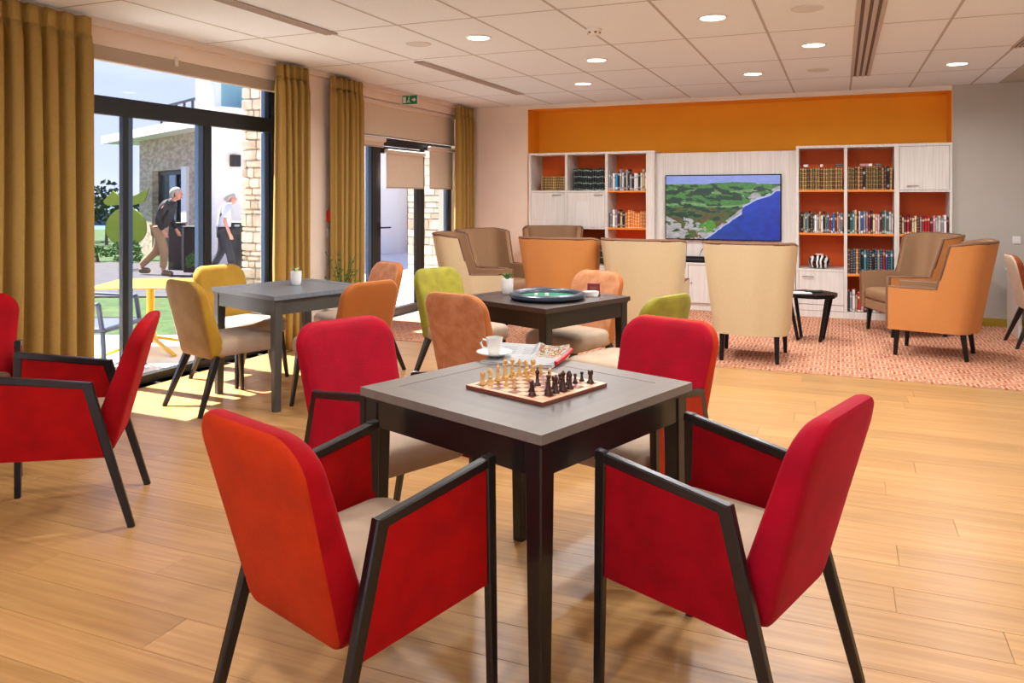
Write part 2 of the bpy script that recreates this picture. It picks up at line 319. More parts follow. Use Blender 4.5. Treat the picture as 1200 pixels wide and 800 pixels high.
def blind(y0, y1, z0, z1, x, label):
    t = thing('roller_blind', label, 'blind')
    B().box(x-.003, x, y0+.01, y1-.01, z0, z1-.03).obj('blind_fabric', 'blind', t)
    B().cbox(x-.03, x+.035, y0, y1, z1-.055, z1, .012).obj('cassette', 'cass', t, smooth=1)
    B().cbox(x-.008, x+.006, y0+.008, y1-.008, z0-.018, z0, .004).obj('hem_bar', 'pelmet', t)
blind(6.94, 9.24, 2.075, 2.46, XL-.05, 'wide beige roller blind over the top panes above the glazed door')
blind(6.95, 7.5, 1.955, 2.05, XL-.045, 'short rolled up blind at the left of the glazed door, nothing hanging')
blind(7.56, 8.42, 1.5, 1.93, XL-.06, 'beige roller blind half lowered on the glazed door leaf')
blind(8.56, 9.2, 1.5, 2.02, XL-.06, 'beige roller blind half lowered on the narrow pane right of the door')

# ------- curtains
def curtain(y0, y1, n, label, seed, amp=.048, x=-4.6):
    rnd = random.Random(seed); t = thing('curtain', label, 'curtain', (x, 0, 0)); b = B()
    N_ = n*14; zs = [.015, .3, .8, 1.4, 2.0, 2.35, 2.45, 2.47, 2.53, 2.57]; ph = [rnd.uniform(.75, 1.25) for _ in range(n+1)]
    rings = []
    for sgn in (1, -1):
        pass
    def pt(u, z, off):
        k = u*n; i = min(int(k), n-1); a = ph[i]
        top = max(0, (z-2.35)/.12); fold = 2*abs(sin(pi*k+.3*sin(3*u+seed)+.06*sin(z*2+u*9)))**.7-1.1
        A = amp*a*(1-.45*min(1, top)); xx = A*fold
        if z > 2.44: xx += .012*(1 if abs((k % 1)-.25) < .1 else 0)
        return (xx+off, y0+(y1-y0)*u+.008*sin(2*pi*k*2)+.012*sin(z*1.7+seed+5*u)*(1-u)*u*4, z+.004*sin(2*pi*k))
    A_ = [[pt(i/N_, z, 0) for i in range(N_+1)] for z in zs]; Bk = [[pt(i/N_, z, -.004) for i in range(N_, -1, -1)] for z in zs]
    b.loft([a+c for a, c in zip(A_[:7], Bk[:7])]); b.obj('curtain_cloth', 'curtain', t, smooth=2)
    h = B(); h.loft([a+c for a, c in zip(A_[6:], Bk[6:])]); h.obj('pleated_header', 'curtain', t, smooth=2)
curtain(2.75, 3.71, 8, 'widest ochre curtain, drawn at the left end of the sliding door', 3, .055)
curtain(5.53, 5.98, 5, 'ochre curtain between the sliding door and the red alarm box', 5)
curtain(6.32, 6.86, 6, 'ochre curtain right of the red alarm box, left of the glazed door', 8)
curtain(9.0, 9.5, 5, 'ochre curtain in the far corner, right of the glazed door', 11)

# ------- wall fittings
t = thing('fire_alarm', 'red fire alarm call point on the wall between two curtains', 'alarm', (XL, 6.44, 1.2))
B().cbox(0, .06, -.07, .07, -.055, .055, .008).obj('housing', 'red', t); B().cbox(.06, .065, -.035, .035, -.03, .025, .002).obj('press_plate', 'plastic', t)
t = thing('light_switch', 'white switch plate just below the red alarm box', 'switch', (XL, 6.42, 1.03))
B().cbox(0, .01, -.04, .04, -.045, .045, .003).obj('plate', 'plastic', t); B().cbox(.01, .016, -.018, .018, -.025, .025, .003).obj('rocker', 'plastic', t)
t = thing('exit_sign', 'green exit sign with white running figure above the glazed door', 'sign', (XL+.02, 7.8, 2.5))
B().cbox(-.02, .2, -.015, .015, -.055, .055, .003).obj('housing', 'plastic', t)
B().box(-.0, .195, -.019, -.0155, -.05, .05).obj('sign_face', 'green', t)
g = B(); g.box(.01, .05, -.0205, -.0195, -.035, .035)
for q in ([(.09, .0), (.1, .02), (.085, .03), (.078, .0)], [(.078, .0), (.09, .0), (.105, -.035), (.095, -.035)], [(.078, .0), (.088, -.005), (.07, -.035), (.06, -.03)], [(.085, .035), (.097, .035), (.097, .045), (.085, .045)], [(.13, .01), (.13, -.01), (.155, -.01), (.155, -.025), (.18, 0), (.155, .025), (.155, .01)]):
    g.prism(q, 'y', -.0205, -.0195)
g.obj('pictogram', 'plastic', t)
t = thing('wall_socket', 'small white fitting on the grey wall at the right edge of the frame', 'socket', (1.72, YB, .93))
B().cbox(-.035, .04, -.012, 0, -.04, .04, .003).obj('plate', 'plastic', t); B().lathe([(.022, 0), (.022, .004), (.018, .004), (.016, -.002)], 16).obj('socket_ring', 'plastic', t).matrix_local = Matrix.Translation((0, -.016, 0)) @ Matrix.Rotation(pi/2, 4, 'X')

# ------- ceiling fittings
def downlight(x, y, label, power=None):
    t = thing('downlight', label, 'ceiling lamp', (x, y, ZC), group='recessed ceiling downlights')
    B().lathe([(.098, 0), (.1, -.006), (.09, -.01), (.082, -.006), (.082, 0)], 28).obj('trim_ring', 'plastic', t, smooth=1)
    B().lathe([(.08, -.001), (.08, -.006)], 28).obj('diffuser', 'lampw', t)
    ld = bpy.data.lights.new('lamp', 'AREA'); ld.shape = 'DISK'; ld.size = .15; ld.energy = power or LAMP_W; ld.color = LAMP_COL; ld.spread = math.radians(165)
    lo = bpy.data.objects.new('bulb_light', ld); COL.objects.link(lo); lo.parent = t; lo.location = (0, 0, -.02)
lamps = [(-.8, 5.35, 'front row, right of the smoke detector'), (-.2, 6.62, 'right of the speaker disc pair, above the armchairs'), (-2.55, 5.35, 'front row, nearest the windows'),
  (-2.0, 6.62, 'second from the windows, behind the smoke detector'), (-.8, 7.95, 'back row, before the orange niche middle'), (-2.55, 7.95, 'back row, nearest the windows'), (.98, 8.05, 'far right one beside the grey wall')]
for x, y, s in lamps: downlight(x, y, 'round white downlight in the ceiling, '+s)
for x, y, s_ in [(-.8, 2.85, 'above the chess table'), (-2.55, 2.85, 'above the left red armchair'), (-2.0, 4.12, 'above the dice tray table'), (-.2, 4.12, 'above the open floor right of the dice tray table'), (.98, 4.9, 'in front of the carpet edge on the right'), (.98, 3.0, 'above the open floor right of the chess table'), (-.8, .3, 'right behind the viewer'), (-2.55, .3, 'left behind the viewer'), (.98, .3, 'far right behind the viewer')]:  # lamps added out of view as fill for the room
    downlight(x, y, 'added fill downlight out of view, '+s_, 5 if (x, y) == (-.8, 2.85) else 9 if x < -2 else None)
for x, y, s in [(-3.1, 5.4, 'between the two long slots near the windows'), (-.2, 5.33, 'nearest one, left of the wide multi-slot grille'), (-.2, 7.96, 'farthest one, in front of the orange niche')]:
    t = thing('ceiling_speaker', 'round flush ceiling speaker disc, '+s, 'speaker', (x, y, ZC))
    B().lathe([(.1, 0), (.1, -.004), (.092, -.007)], 28).obj('rim', 'disc', t, smooth=1); B().lathe([(.09, -.005), (.09, -.008), (.05, -.01), (.001, -.0105)], 28).obj('speaker_grille', 'disc', t, smooth=1)
t = thing('smoke_detector', 'small white smoke detector hanging from a ceiling tile', 'detector', (-1.65, 5.4, ZC))
B().lathe([(.055, 0), (.055, -.012), (.05, -.018)], 24).obj('base', 'plastic', t, smooth=1)
B().lathe([(.042, -.018), (.045, -.03), (.036, -.042), (.012, -.046), (.012, -.05), (.001, -.05)], 24).obj('sensor_head', 'plastic', t, smooth=1)
for k in range(6):
    a = k*pi/3; B().box(.040, .047, -.008, .008, -.036, -.024).obj('sensor_slot', 'slot', t).rotation_euler = (0, 0, a)
def vent(x, y0, y1, w, n, label):
    t = thing('slot_vent', label, 'vent', (x, 0, ZC)); B().box(-w/2, w/2, y0, y1, -.003, -.0002).obj('backing', 'slot', t)
    for k in range(n+1):
        xx = -w/2+w*k/n; B().cbox(xx-w/n*.28, xx+w/n*.28, y0, y1, -.011, -.003, .002).obj('slat', 'grille', t)
vent(-3.5, 2.6, 4.82, .09, 3, 'long narrow slot vent nearest the viewer, above the sliding door')
vent(-3.5, 6.1, 8.5, .09, 3, 'long narrow slot vent farther away, above the window armchairs')
vent(.18, 4.0, 8.5, .15, 3, 'wide multi-slot grille running across the ceiling toward the orange niche')
vent(1.33, 5.3, 7.35, .09, 3, 'slot vent at the right edge of the ceiling by the grey bulkhead')

# =====================================================================  BOOKCASE WALL
YF = 9.55; YD = YB+.38
def panel(name, m, par, x0, x1, y0, y1, z0, z1, lab=None):
    o = B().cbox(x0, x1, y0, y1, z0, z1, .0015).obj(name, m, par)
    if lab: o['label'] = lab
    return o
def handle(par, x, z, L_=.12, y=YF):
    h = B(); h.cbox(x-L_/2, x+L_/2, y-.024, y-.018, z-.005, z+.005, .002)
    for s in (-1, 1): h.cbox(x+s*(L_/2-.01)-.004, x+s*(L_/2-.01)+.004, y-.02, y, z-.004, z+.004, .001)
    h.obj('handle', 'chrome', par)
def door(par, x0, x1, z0, z1, hx, hz_, name='door'):
    d = panel(name, 'wwood', par, x0+.003, x1-.003, YF-.0, YF+.018, z0+.003, z1-.003); handle(d, hx, hz_); return d
bk = thing('bookcase', 'left white wood bookcase with orange back, beside the window wall', 'bookcase')
vx = [(-3.82, -3.785), (-3.312, -3.28), (-2.773, -2.739), (-2.245, -2.14)]
for a, c in vx: panel('side_board', 'wwood', bk, a, c, YF, YD, .08, 1.93)
panel('top_board', 'wwood', bk, -3.82, -2.14, YF-.002, YD, 1.93, 1.96); panel('plinth', 'wwood', bk, -3.82, -2.14, YF+.01, YD, .006, .08)
panel('back_panel', 'oback', bk, -3.785, -2.245, YD, YD+.01, .08, 1.93)
for i, zz in enumerate(((1.455, .985, .5), (1.455, .985, .5), (1.455, .985, .5))):
    for z in zz: panel('shelf', 'wwood' if i < 2 else 'shelf', bk, vx[i][1], vx[i+1][0], YF+.004, YD, z-.012, z+.012)
door(bk, vx[0][1], vx[1][0], .997, 1.443, -3.42, 1.41); door(bk, vx[1][1], vx[2][0], .997, 1.443, -2.86, 1.41)
for i in (0, 1): door(bk, vx[i][1], vx[i+1][0], .08, .488, vx[i+1][0]-.13, .45)
tag(B().box(-3.14, -2.98, YF-.0035, YF-.002, 1.1, 1.33).obj('notice_sheet', 'plastic'), 'white paper notice taped to the left bookcase door', 'paper')
bk = thing('bookcase', 'right white wood bookcase with orange back, beside the grey wall', 'bookcase')
vx2 = [(-.48, -.45), (.034, .069), (.55, .601), (1.093, 1.118)]
for a, c in vx2: panel('side_board', 'wwood', bk, a, c, YF, YD, .08, 1.945)
panel('top_board', 'wwood', bk, -.48, 1.118, YF-.002, YD, 1.945, 1.975); panel('plinth', 'wwood', bk, -.48, 1.118, YF+.005, YD, .006, .08)
panel('back_panel', 'oback', bk, -.45, 1.093, YD, YD+.01, .08, 1.945)
for i, zz in enumerate(((1.455, .96, .545), (1.455, .96, .5), (.96, .5))):
    for z in zz: panel('shelf', 'wwood' if (i, z) == (0, .545) else 'shelf', bk, vx2[i][1], vx2[i+1][0], YF+.004, YD, z-.012, z+.012)
panel('shelf', 'wwood', bk, .601, 1.093, YF+.004, YD, 1.44, 1.46)
door(bk, .601, 1.093, 1.46, 1.945, .73, 1.51); door(bk, -.45, .034, .15, .533, -.35, .47, 'drawer'); panel('drawer', 'wwood', bk, -.447, .031, YF, YF+.018, .083, .147)
tag(B().cbox(-2.14, -.48, YB+.05, YB+.09, .6, 1.93, .003).obj('wall_panel', 'wwood'), 'pale wood panel behind the television between the bookcases', 'panel')
lc = thing('low_cabinet', 'low white cabinet under the television between the bookcases', 'cabinet')
panel('carcass', 'wwood', lc, -2.135, -.485, YF+.02, YB+.38, .08, .56); panel('plinth', 'wwood', lc, -2.135, -.485, YF+.03, YB+.36, .006, .08); panel('top_board', 'wwood', lc, -2.138, -.482, YF, YB+.05, .56, .585)
for k in range(4):
    x0 = -2.135+k*.4125; d = panel('door', 'wwood', lc, x0+.004, x0+.4085, YF+.002, YF+.02, .1, .555)
    B().lathe([(.008, 0), (.01, .012), (.006, .018)], 12).obj('knob', 'chrome', d).matrix_local = Matrix.Translation((x0+(.04 if k % 2 else .37), YF+.002, .34)) @ Matrix.Rotation(pi/2, 4, 'X')
t = thing('set_top_box', 'long black box lying on the low white cabinet under the television', 'media box', (-1.45, YF+.0, .585))
B().cbox(-.4, .4, .02, .1, .0, .075, .006).obj('housing', 'blackm', t); B().box(-.3, -.1, .0185, .0198, .03, .05).obj('display_window', 'ink', t)
# television
tv = thing('television', 'wide flat television showing a green coast and blue sea', 'television', (-1.33, 9.6, 1.258))
B().cbox(-.685, .685, -.005, .045, -.397, .397, .006).obj('casing', 'blackm', tv); B().cbox(-.2, .2, .045, .05, -.15, .15, .002).obj('wall_mount', 'blackm', tv)
def grid(name, w, h, nx, ny, fn, m, par, place):
    vs = []; fs = []; cs = []
    for j in range(ny+1):
        for i in range(nx+1): vs.append(place(i/nx, j/ny))
    for j in range(ny):
        for i in range(nx): a = j*(nx+1)+i; fs.append((a, a+1, a+nx+2, a+nx+1)); cs.append(fn((i+.5)/nx, (j+.5)/ny))
    me = bpy.data.meshes.new(name); me.from_pydata(vs, [], fs); at = me.color_attributes.new('Col', 'FLOAT_COLOR', 'CORNER')
    for f, c in enumerate(cs):
        for k in range(4): at.data[f*4+k].color = c
    me.materials.append(m); o = bpy.data.objects.new(name, me); COL.objects.link(o); o.parent = par; return o
from mathutils import noise
def nz(x, y, s=1, o=3): return noise.fractal(Vector((x*s, y*s, 3.3)), 1, 2, o)
def interp(pts, x):
    for (a, b), (c, d) in zip(pts, pts[1:]):
        if x <= c: return b+(d-b)*(x-a)/(c-a)
    return pts[-1][1]
def tvcol(u, v):
    n = nz(u, v, 14); n2 = nz(u+5, v, 40); hz_ = .865+.03*max(0, sin((u-.35)*5.5)) if u < .8 else .865
    if v > hz_+.01*n: return tuple(x*(.95+.1*n) for x in lin('8f9fe0')[:3])+(1,)
    coast = [(0, -.5), (.33, .0), (.4, .07), (.5, .2), (.6, .33), (.68, .44), (.66, .5), (.72, .56), (.8, .64), (.92, .71), (.97, .78), (1.2, .8)]
    e = v-interp(coast, u+.012*n)
    if v > .855 and u > .74 and e < .06: return lin('4d72c0')
    if e < 0:
        if e > -.025 and u > .35: return lin('b9c0e6')
        c = lin('0f3fc0'); k = .75+.25*n+.4*(v-.4); return (c[0]*k+.01*(1-v), c[1]*k+.05*(1-u)*(1-v), c[2]*k, 1)
    cl = 0
    if (.68 < u < .93 and .62 < v < .77 and e < .17): cl = n+.25
    if u < .2 and v < .36-.9*u: cl = n+.3
    if .16 < u < .36 and v < .35-.5*(u-.16) and v > 1.2*(.22-u)+.0: cl = n+.1
    if e < .05: cl = .3+n
    if cl > .05: k = .75+.35*n2; c = lin('c5bfc0'); return (c[0]*k, c[1]*k, c[2]*k, 1)
    wood = nz(u*1.2, v*1.9, 9)
    c = lin('4f8a3f') if v > .5 else lin('4c7038')
    if v > .5 and .45+.1*sin(u*9) < (v-.4) % .22*4 < .62+.1*sin(u*9): c = lin('7fa86a')
    if wood > .16 or (((u-.33)/.09)**2+((v-.74)/.055)**2 < 1+n) or (((u-.06)/.07)**2+((v-.74)/.035)**2 < 1+n) or (.45 < u < .68 and abs(v-.66+.1*(u-.45)) < .03): c = lin('26452f')
    elif v < .5 and wood < -.1: c = lin('6b5a34')
    if ((u-.37)/.08)**2+((v-.16)/.14)**2 < 1+n and e > .05: c = lin('5fa034')
    k = .85+.3*n2; return (c[0]*k, c[1]*k, c[2]*k, 1)
grid('screen', 1, 1, 280, 160, tvcol, attrmat('screen_image', .3, .55), tv, lambda u, v: (-.672+1.344*u, -.0055, -.384+.768*v))
cbl = tag(B().tube([(-1.5, YB-.0, .87), (-1.53, YB+.03, .8), (-1.58, YB+.035, .72), (-1.6, YB+.03, .665)], .004, 6).obj('cable', 'ink', smooth=1), 'thin dark cable hanging from the television to the box below', 'cable')

# ------- books
def book_mesh(m):
    b = B(); b.prism([(0, .05), (.12, .012), (.35, 0), (.65, 0), (.88, .012), (1, .05), (1, .08), (0, .08)], 'z', 0, 1); b.box(0, .1, .08, 1, 0, 1); b.box(.9, 1, .08, 1, 0, 1); b.m = 1; b.box(.1, .9, .08, .97, .02, .985)
    b.m = 2
    return b
book_src = {}
def bandmat(name, c1, c2, sc):
    m = bpy.data.materials.new(name); m.use_nodes = True; t = m.node_tree; p = t.nodes['Principled BSDF']; p.inputs['Roughness'].default_value = .5
    tc = N(t, 'ShaderNodeTexCoord'); s = N(t, 'ShaderNodeSeparateXYZ'); ma = N(t, 'ShaderNodeMath', operation='SINE'); mu = N(t, 'ShaderNodeMath', operation='MULTIPLY'); mu.inputs[1].default_value = sc
    r = N(t, 'ShaderNodeValToRGB'); r.color_ramp.elements[0].position = .8; r.color_ramp.elements[1].position = 1.0; r.color_ramp.elements[0].color = lin(c1); r.color_ramp.elements[1].color = lin(c2)
    t.links.new(tc.outputs['Object'], s.inputs[0]); oi = N(t, 'ShaderNodeObjectInfo'); ph = N(t, 'ShaderNodeMath', operation='MULTIPLY_ADD'); ph.inputs[1].default_value = 1.3; t.links.new(oi.outputs['Random'], ph.inputs[0]); t.links.new(s.outputs['Z'], mu.inputs[0]); t.links.new(mu.outputs[0], ph.inputs[2]); t.links.new(ph.outputs[0], ma.inputs[0])
    hs = N(t, 'ShaderNodeHueSaturation'); mr = N(t, 'ShaderNodeMapRange'); mr.inputs[3].default_value = .62; mr.inputs[4].default_value = 1.35; t.links.new(oi.outputs['Random'], mr.inputs[0]); t.links.new(mr.outputs[0], hs.inputs['Value']); t.links.new(ma.outputs[0], r.inputs[0]); t.links.new(r.outputs[0], hs.inputs['Color']); t.links.new(hs.outputs[0], p.inputs['Base Color']); return m
CN = {'tan': ('8f6a3c', 'd8b878', 34, 'tan gilt banded'), 'olive': ('77642f', 'd2bb80', 34, 'olive gilt banded'), 'brown': ('5a3222', 'c9a468', 34, 'brown gilt banded'), 'blackgreen': ('14201c', '9aa79c', 22, 'black and green banded'),
 'white': ('e6e0da', 'b8b0ac', 9, 'white'), 'grey': ('8f8f93', 'cfcbc8', 9, 'grey'), 'black': ('17161a', 'b9b2aa', 9, 'black'), 'blue': ('2c4f86', 'dfe3ea', 9, 'blue'), 'sky': ('2f8fc4', 'dff0f8', 7, 'sky blue'), 'red': ('b01c22', 'e8c8a8', 9, 'red'),
 'maroon': ('5c1522', 'caa08a', 9, 'maroon'), 'cream': ('d8c49a', '9a7a4a', 9, 'cream'), 'yellow': ('dca21c', 'f5e2a0', 8, 'yellow'), 'pink': ('cf8a94', 'f0dada', 9, 'pink'), 'green': ('2e5a50', 'b8c8b8', 9, 'green'), 'teal': ('3f7f86', 'd0e0dc', 9, 'teal'),
 'orangeb': ('d9803e', 'f2dcae', 30, 'orange and cream banded'), 'plaid': ('2c3c44', 'a8b0b4', 60, 'dark patterned')}
ALLP = 'white grey black blue red maroon cream pink green teal'.split()
def books(x0, x1, z, cols, h0, h1, where, grp, wr=(.018, .034), depth=.15, y=YF+.035, jh=None):
    rnd = random.Random(where); x = x0; i = 0
    while x < x1-.012 and i < 25:
        w = rnd.uniform(*wr); w = min(w, x1-x); c = cols[i % len(cols)] if jh is None else rnd.choice(cols); h = rnd.uniform(h0, h1); d = depth*rnd.uniform(.9, 1.05)
        if c not in book_src:
            o = book_mesh(None).obj('book', [bandmat('cover_'+c, *CN[c][:3]), 'cream_f', 'white']); o.data.name = 'book'; book_src[c] = o
        else: o = book_src[c].copy(); COL.objects.link(o)
        o.location = (x, y+rnd.uniform(0, .012), z+.012); o.scale = (w-.003, d, h)
        o['label'] = f'{CN[c][3]} book, {ORD[i]} from left, {where}'; o['category'] = 'book'; o['group'] = grp
        x += w; i += 1
books(-3.66, -3.315, 1.455, ['tan', 'olive', 'tan'], .185, .19, 'top left in the left bookcase', 'leather books left bookcase', (.026, .03), .2)
books(-3.21, -2.78, 1.455, ['blackgreen'], .28, .29, 'top middle in the left bookcase', 'black set left bookcase', (.03, .034), .2)
books(-2.735, -2.25, 1.455, ['grey', 'grey', 'white', 'sky', 'black', 'grey', 'white', 'black', 'white', 'black', 'grey', 'black', 'white', 'white', 'black', 'white', 'cream', 'cream'], .2, .27, 'top right in the left bookcase', 'books top right bay left bookcase', (.022, .034))
books(-2.72, -2.25, .985, ['grey', 'white', 'grey', 'maroon', 'cream', 'black', 'orangeb', 'orangeb', 'orangeb', 'orangeb', 'orangeb', 'orangeb', 'orangeb', 'orangeb', 'orangeb'], .18, .23, 'second shelf of the left bookcase', 'books second shelf left bookcase', (.028, .036))
books(-3.7, -3.35, .5, ['brown', 'black', 'maroon'], .28, .33, 'low left in the left bookcase', 'low books left bookcase', (.03, .04))
books(-3.1, -2.8, .5, ['black', 'blackgreen', 'brown'], .3, .34, 'low middle in the left bookcase', 'low books left bookcase', (.03, .04))
books(-.447, .03, 1.455, ['olive', 'tan', 'olive', 'brown', 'tan'], .245, .255, 'top left in the right bookcase', 'leather books right bookcase left bay', (.024, .03), .2)
books(.072, .547, 1.455, ['tan', 'olive', 'olive', 'brown', 'tan', 'brown', 'black', 'tan', 'olive'], .245, .265, 'top middle in the right bookcase', 'leather books right bookcase middle bay', (.024, .031), .2)
books(-.445, .03, .96, ['brown', 'black', 'cream', 'teal', 'grey', 'black', 'brown', 'green', 'white', 'grey', 'cream', 'white', 'black', 'grey', 'teal', 'red', 'blue', 'sky', 'maroon', 'cream', 'pink', 'teal', 'green'], .19, .25, 'second row, left bay, right bookcase', 'novels second shelf left bay', (.017, .026))
books(.072, .547, .96, ['black', 'green', 'teal', 'cream', 'maroon', 'white', 'blue', 'grey', 'pink', 'maroon', 'black', 'cream', 'pink', 'white', 'maroon', 'green', 'grey', 'green', 'white', 'white', 'white', 'grey'], .2, .27, 'second row, middle bay, right bookcase', 'novels second shelf middle bay', (.018, .028))
books(.605, 1.088, .96, ['brown', 'cream', 'maroon', 'red', 'maroon', 'cream', 'cream', 'brown', 'grey', 'red', 'red', 'red', 'maroon', 'pink', 'white', 'white', 'grey', 'white', 'maroon'], .18, .22, 'second row, right bay, right bookcase', 'novels second shelf right bay', (.02, .03))
books(.072, .547, .5, ['brown', 'plaid', 'plaid', 'orangeb', 'plaid', 'black', 'teal', 'plaid', 'plaid', 'black', 'plaid', 'grey', 'plaid', 'red', 'blue', 'plaid', 'teal'], .27, .29, 'third row, middle bay, right bookcase', 'patterned books third shelf', (.024, .03))
books(.075, .53, .075, ['plaid', 'grey', 'white', 'cream', 'red', 'white', 'maroon'], .18, .26, 'bottom row, middle bay, right bookcase', 'books bottom shelf right bookcase', (.02, .035))
for k, (x, c, wdt) in enumerate(((-.40, 'white', .05), (-.22, 'white', .03), (-.06, 'black', .1), (.2, 'pink', .09), (.29, 'white', .04), (.36, 'black', .06))):
    o = book_src[c].copy(); COL.objects.link(o); o.location = (x, YF+.05, 1.455+.012+.266); o.scale = (wdt, .12, .028)
    o['label'] = f'{CN[c][3]} book lying flat on the leather volumes, {ORD[k]} from the left'; o['category'] = 'book'; o['group'] = 'books lying on the leather volumes'
# zebra vase
def zebra():
    m = bpy.data.materials.new('zebra'); m.use_nodes = True; t = m.node_tree; p = t.nodes['Principled BSDF']; p.inputs['Roughness'].default_value = .25
    w = N(t, 'ShaderNodeTexWave'); w.inputs['Scale'].default_value = 6.2; w.inputs['Distortion'].default_value = 5; w.inputs['Detail Scale'].default_value = 1.6; tc = N(t, 'ShaderNodeTexCoord')
    r = N(t, 'ShaderNodeValToRGB'); r.color_ramp.interpolation = 'CONSTANT'; r.color_ramp.elements[0].color = lin('0d0d0d'); r.color_ramp.elements[1].position = .55; r.color_ramp.elements[1].color = lin('eee8e2')
    t.links.new(tc.outputs['Object'], w.inputs[0]); t.links.new(w.outputs['Fac'], r.inputs[0]); t.links.new(r.outputs[0], p.inputs['Base Color']); return m
t = thing('vase', 'round black and white zebra striped vase in the right bookcase', 'vase', (-.23, YF+.14, .558))
B().lathe([(.05, 0), (.09, .01), (.115, .05), (.12, .08), (.108, .12), (.075, .148), (.045, .155), (.035, .15)], 32).obj('bowl', zebra(), t, smooth=1)
B().lathe([(.046, .152), (.05, .158), (.04, .166), (.034, .158)], 24).obj('rim', 'cream_f', t, smooth=1)
tag(B().cbox(.62, .78, YF+.03, YF+.22, .513, .75, .004).obj('box_file', 'cream_f'), 'beige box file in the right bookcase behind the brown armchair', 'box')

# =====================================================================  TABLES
def table(loc, rz, top, border, leg, label, cat='table', h=.75, s=.4, ap=.085, inset=.012):
    t = thing('square_table', label, cat, loc, rz)
    b = B(); bw = .09
    b.box(-s, s, -s, -s+bw, h-.022, h-.001) if 0 else None
    for k in range(4):
        q = [(-s, -s), (s, -s), (s-bw, -s+bw), (-s+bw, -s+bw)]; a = k*pi/2
        q = [(x*cos(a)-y*sin(a), x*sin(a)+y*cos(a)) for x, y in q]; B().prism(q, 'z', h-.028, h).obj('top_border', border, t)
    B().box(-s+bw+.0015, s-bw-.0015, -s+bw+.0015, s-bw-.0015, h-.028, h-.0008).obj('top_panel', top, t); B().box(-s+.01, s-.01, -s+.01, s-.01, h-.04, h-.0285).obj('subtop', leg, t)
    l = .062; e = s-inset
    for k in range(4):
        a = k*pi/2; o = B().box(-e+l, e-l, -e+.006, -e+.028, h-.04-ap, h-.0402).obj('apron', leg, t); o.rotation_euler = (0, 0, a)
        B().bar((-e+l/2, -e+l/2, h-.0402), (-e+l*.42, -e+l*.42, 0), l, l, .045, .045, c=.08).obj('leg', leg, t).rotation_euler = (0, 0, a)
    return t
TR = math.radians(-19.6)
table((-.985, 2.46, 0), TR, 'tabtop', 'tabedge', 'darkw', 'dark square table with grey top holding the chess game')
table((-3.61, 4.51, 0), math.radians(-18), 'bluetop', 'bluetop', 'blueleg', 'square grey wood table by the sliding door, flower pot on it')
table((-1.77, 4.66, 0), math.radians(-22), 'wengetop', 'wengetop', 'darkw', 'dark wood square table holding the round dice tray')

# =====================================================================  CHAIRS
def back_mesh(wb, wt, zb, zt, t0, t1, yb, tilt, r=.09, crown=.012):
    rings = []; cz = (zb+zt)/2
    prof = [(.09, -.5, 0), (.03, -.5, .0), (.012, -.5, .003), (.003, -.5, .01), (0, -.5, .02), (0, .5, -.03), (.004, .5, -.014), (.014, .5, -.004), (.04, .5, 0), (.09, .5, 0)]
    for e, s, dy in prof:
        cs = [(-wb+e, zb+e), (wb-e, zb+e), (wt-e, zt-e), (-wt+e, zt-e)]; rr = [max(.01, .045-e), max(.01, .045-e), max(.02, r-e), max(.02, r-e)]
        ring = []
        for x, z in rounded(cs, rr, 7):
            k = (z-zb)/(zt-zb); th = t0+(t1-t0)*k; zz = z+crown*k*(1-(x/wt)**2)
            ring.append((x, yb+(s*th+dy)+(zb-z)*tilt + th/2 - .02*(1-(x/wt)**2)*k, zz))
        rings.append(ring)
    b = B().loft(rings); n = len(rings[0])
    b.mi = [0]*(3*n)+[1]*(3*n)+[2]*(3*n)+[0, 2]
    return b
def seat_mesh(wf, wr, yr, yf, z0, z1):
    rings = []
    for z, e in ((z0, .012), (z0+.012, 0), (z1-.03, 0), (z1-.012, .008), (z1-.002, .025), (z1+.006, .07)):
        cs = [(-wr+e, yr+e), (wr-e, yr+e), (wf-e, yf-e), (-wf+e, yf-e)]; rings.append([(x, y, z) for x, y in rounded(cs, [.03]*2+[.05]*2, 5)])
    return B().loft(rings)
def armchair(loc, deg, label, mb, mp, rear=None):
    t = thing('armchair', label, 'armchair', (loc[0], loc[1], 0), math.radians(deg-90))
    back_mesh(.2, .236, .3, .845, .12, .065, -.235, .262).obj('backrest', rear or [mb, mb, mb], t, smooth=1)
    seat_mesh(.232, .2, -.2, .245, .345, .455).obj('seat', 'seat', t, smooth=2)
    for s in (-1, 1):
        A = Vector((s*.252, .222, .662)); R = Vector((s*.24, -.144, .6)); F = Vector((s*.262, .229, 0)); K = Vector((s*.256, -.315, 0)); w = .028
        B().bar(F, A+Vector((0, .002, .012)), .024, .026, w, .036, ref=(1, 0, 0)).obj('leg', 'darkw', t); B().bar(K, R+Vector((0, .0, .012)), .024, .028, w, .042, ref=(1, 0, 0)).obj('leg', 'darkw', t)
        B().bar(A+Vector((0, .018, 0)), R+Vector((0, -.018, 0)), w, .03, ref=(1, 0, 0)).obj('armrest', 'darkw', t)
        pz = .325; fy = A.y+.004; q = Vector((s*.25, 0, 0))
        tt = (R.z-.3)/(R.z); ky = R.y+(K.y-R.y)*tt
        x_f, x_r = s*.251, s*.245; pts = [(x_f, fy, pz), (x_f, fy, A.z-.01), (x_r, R.y, R.z-.01), (s*.247, ky, .3)]
        B().loft([[(x-.009, y, z) for x, y, z in pts], [(x+.009, y, z) for x, y, z in pts]]).obj('side_panel', mp, t)
    return t
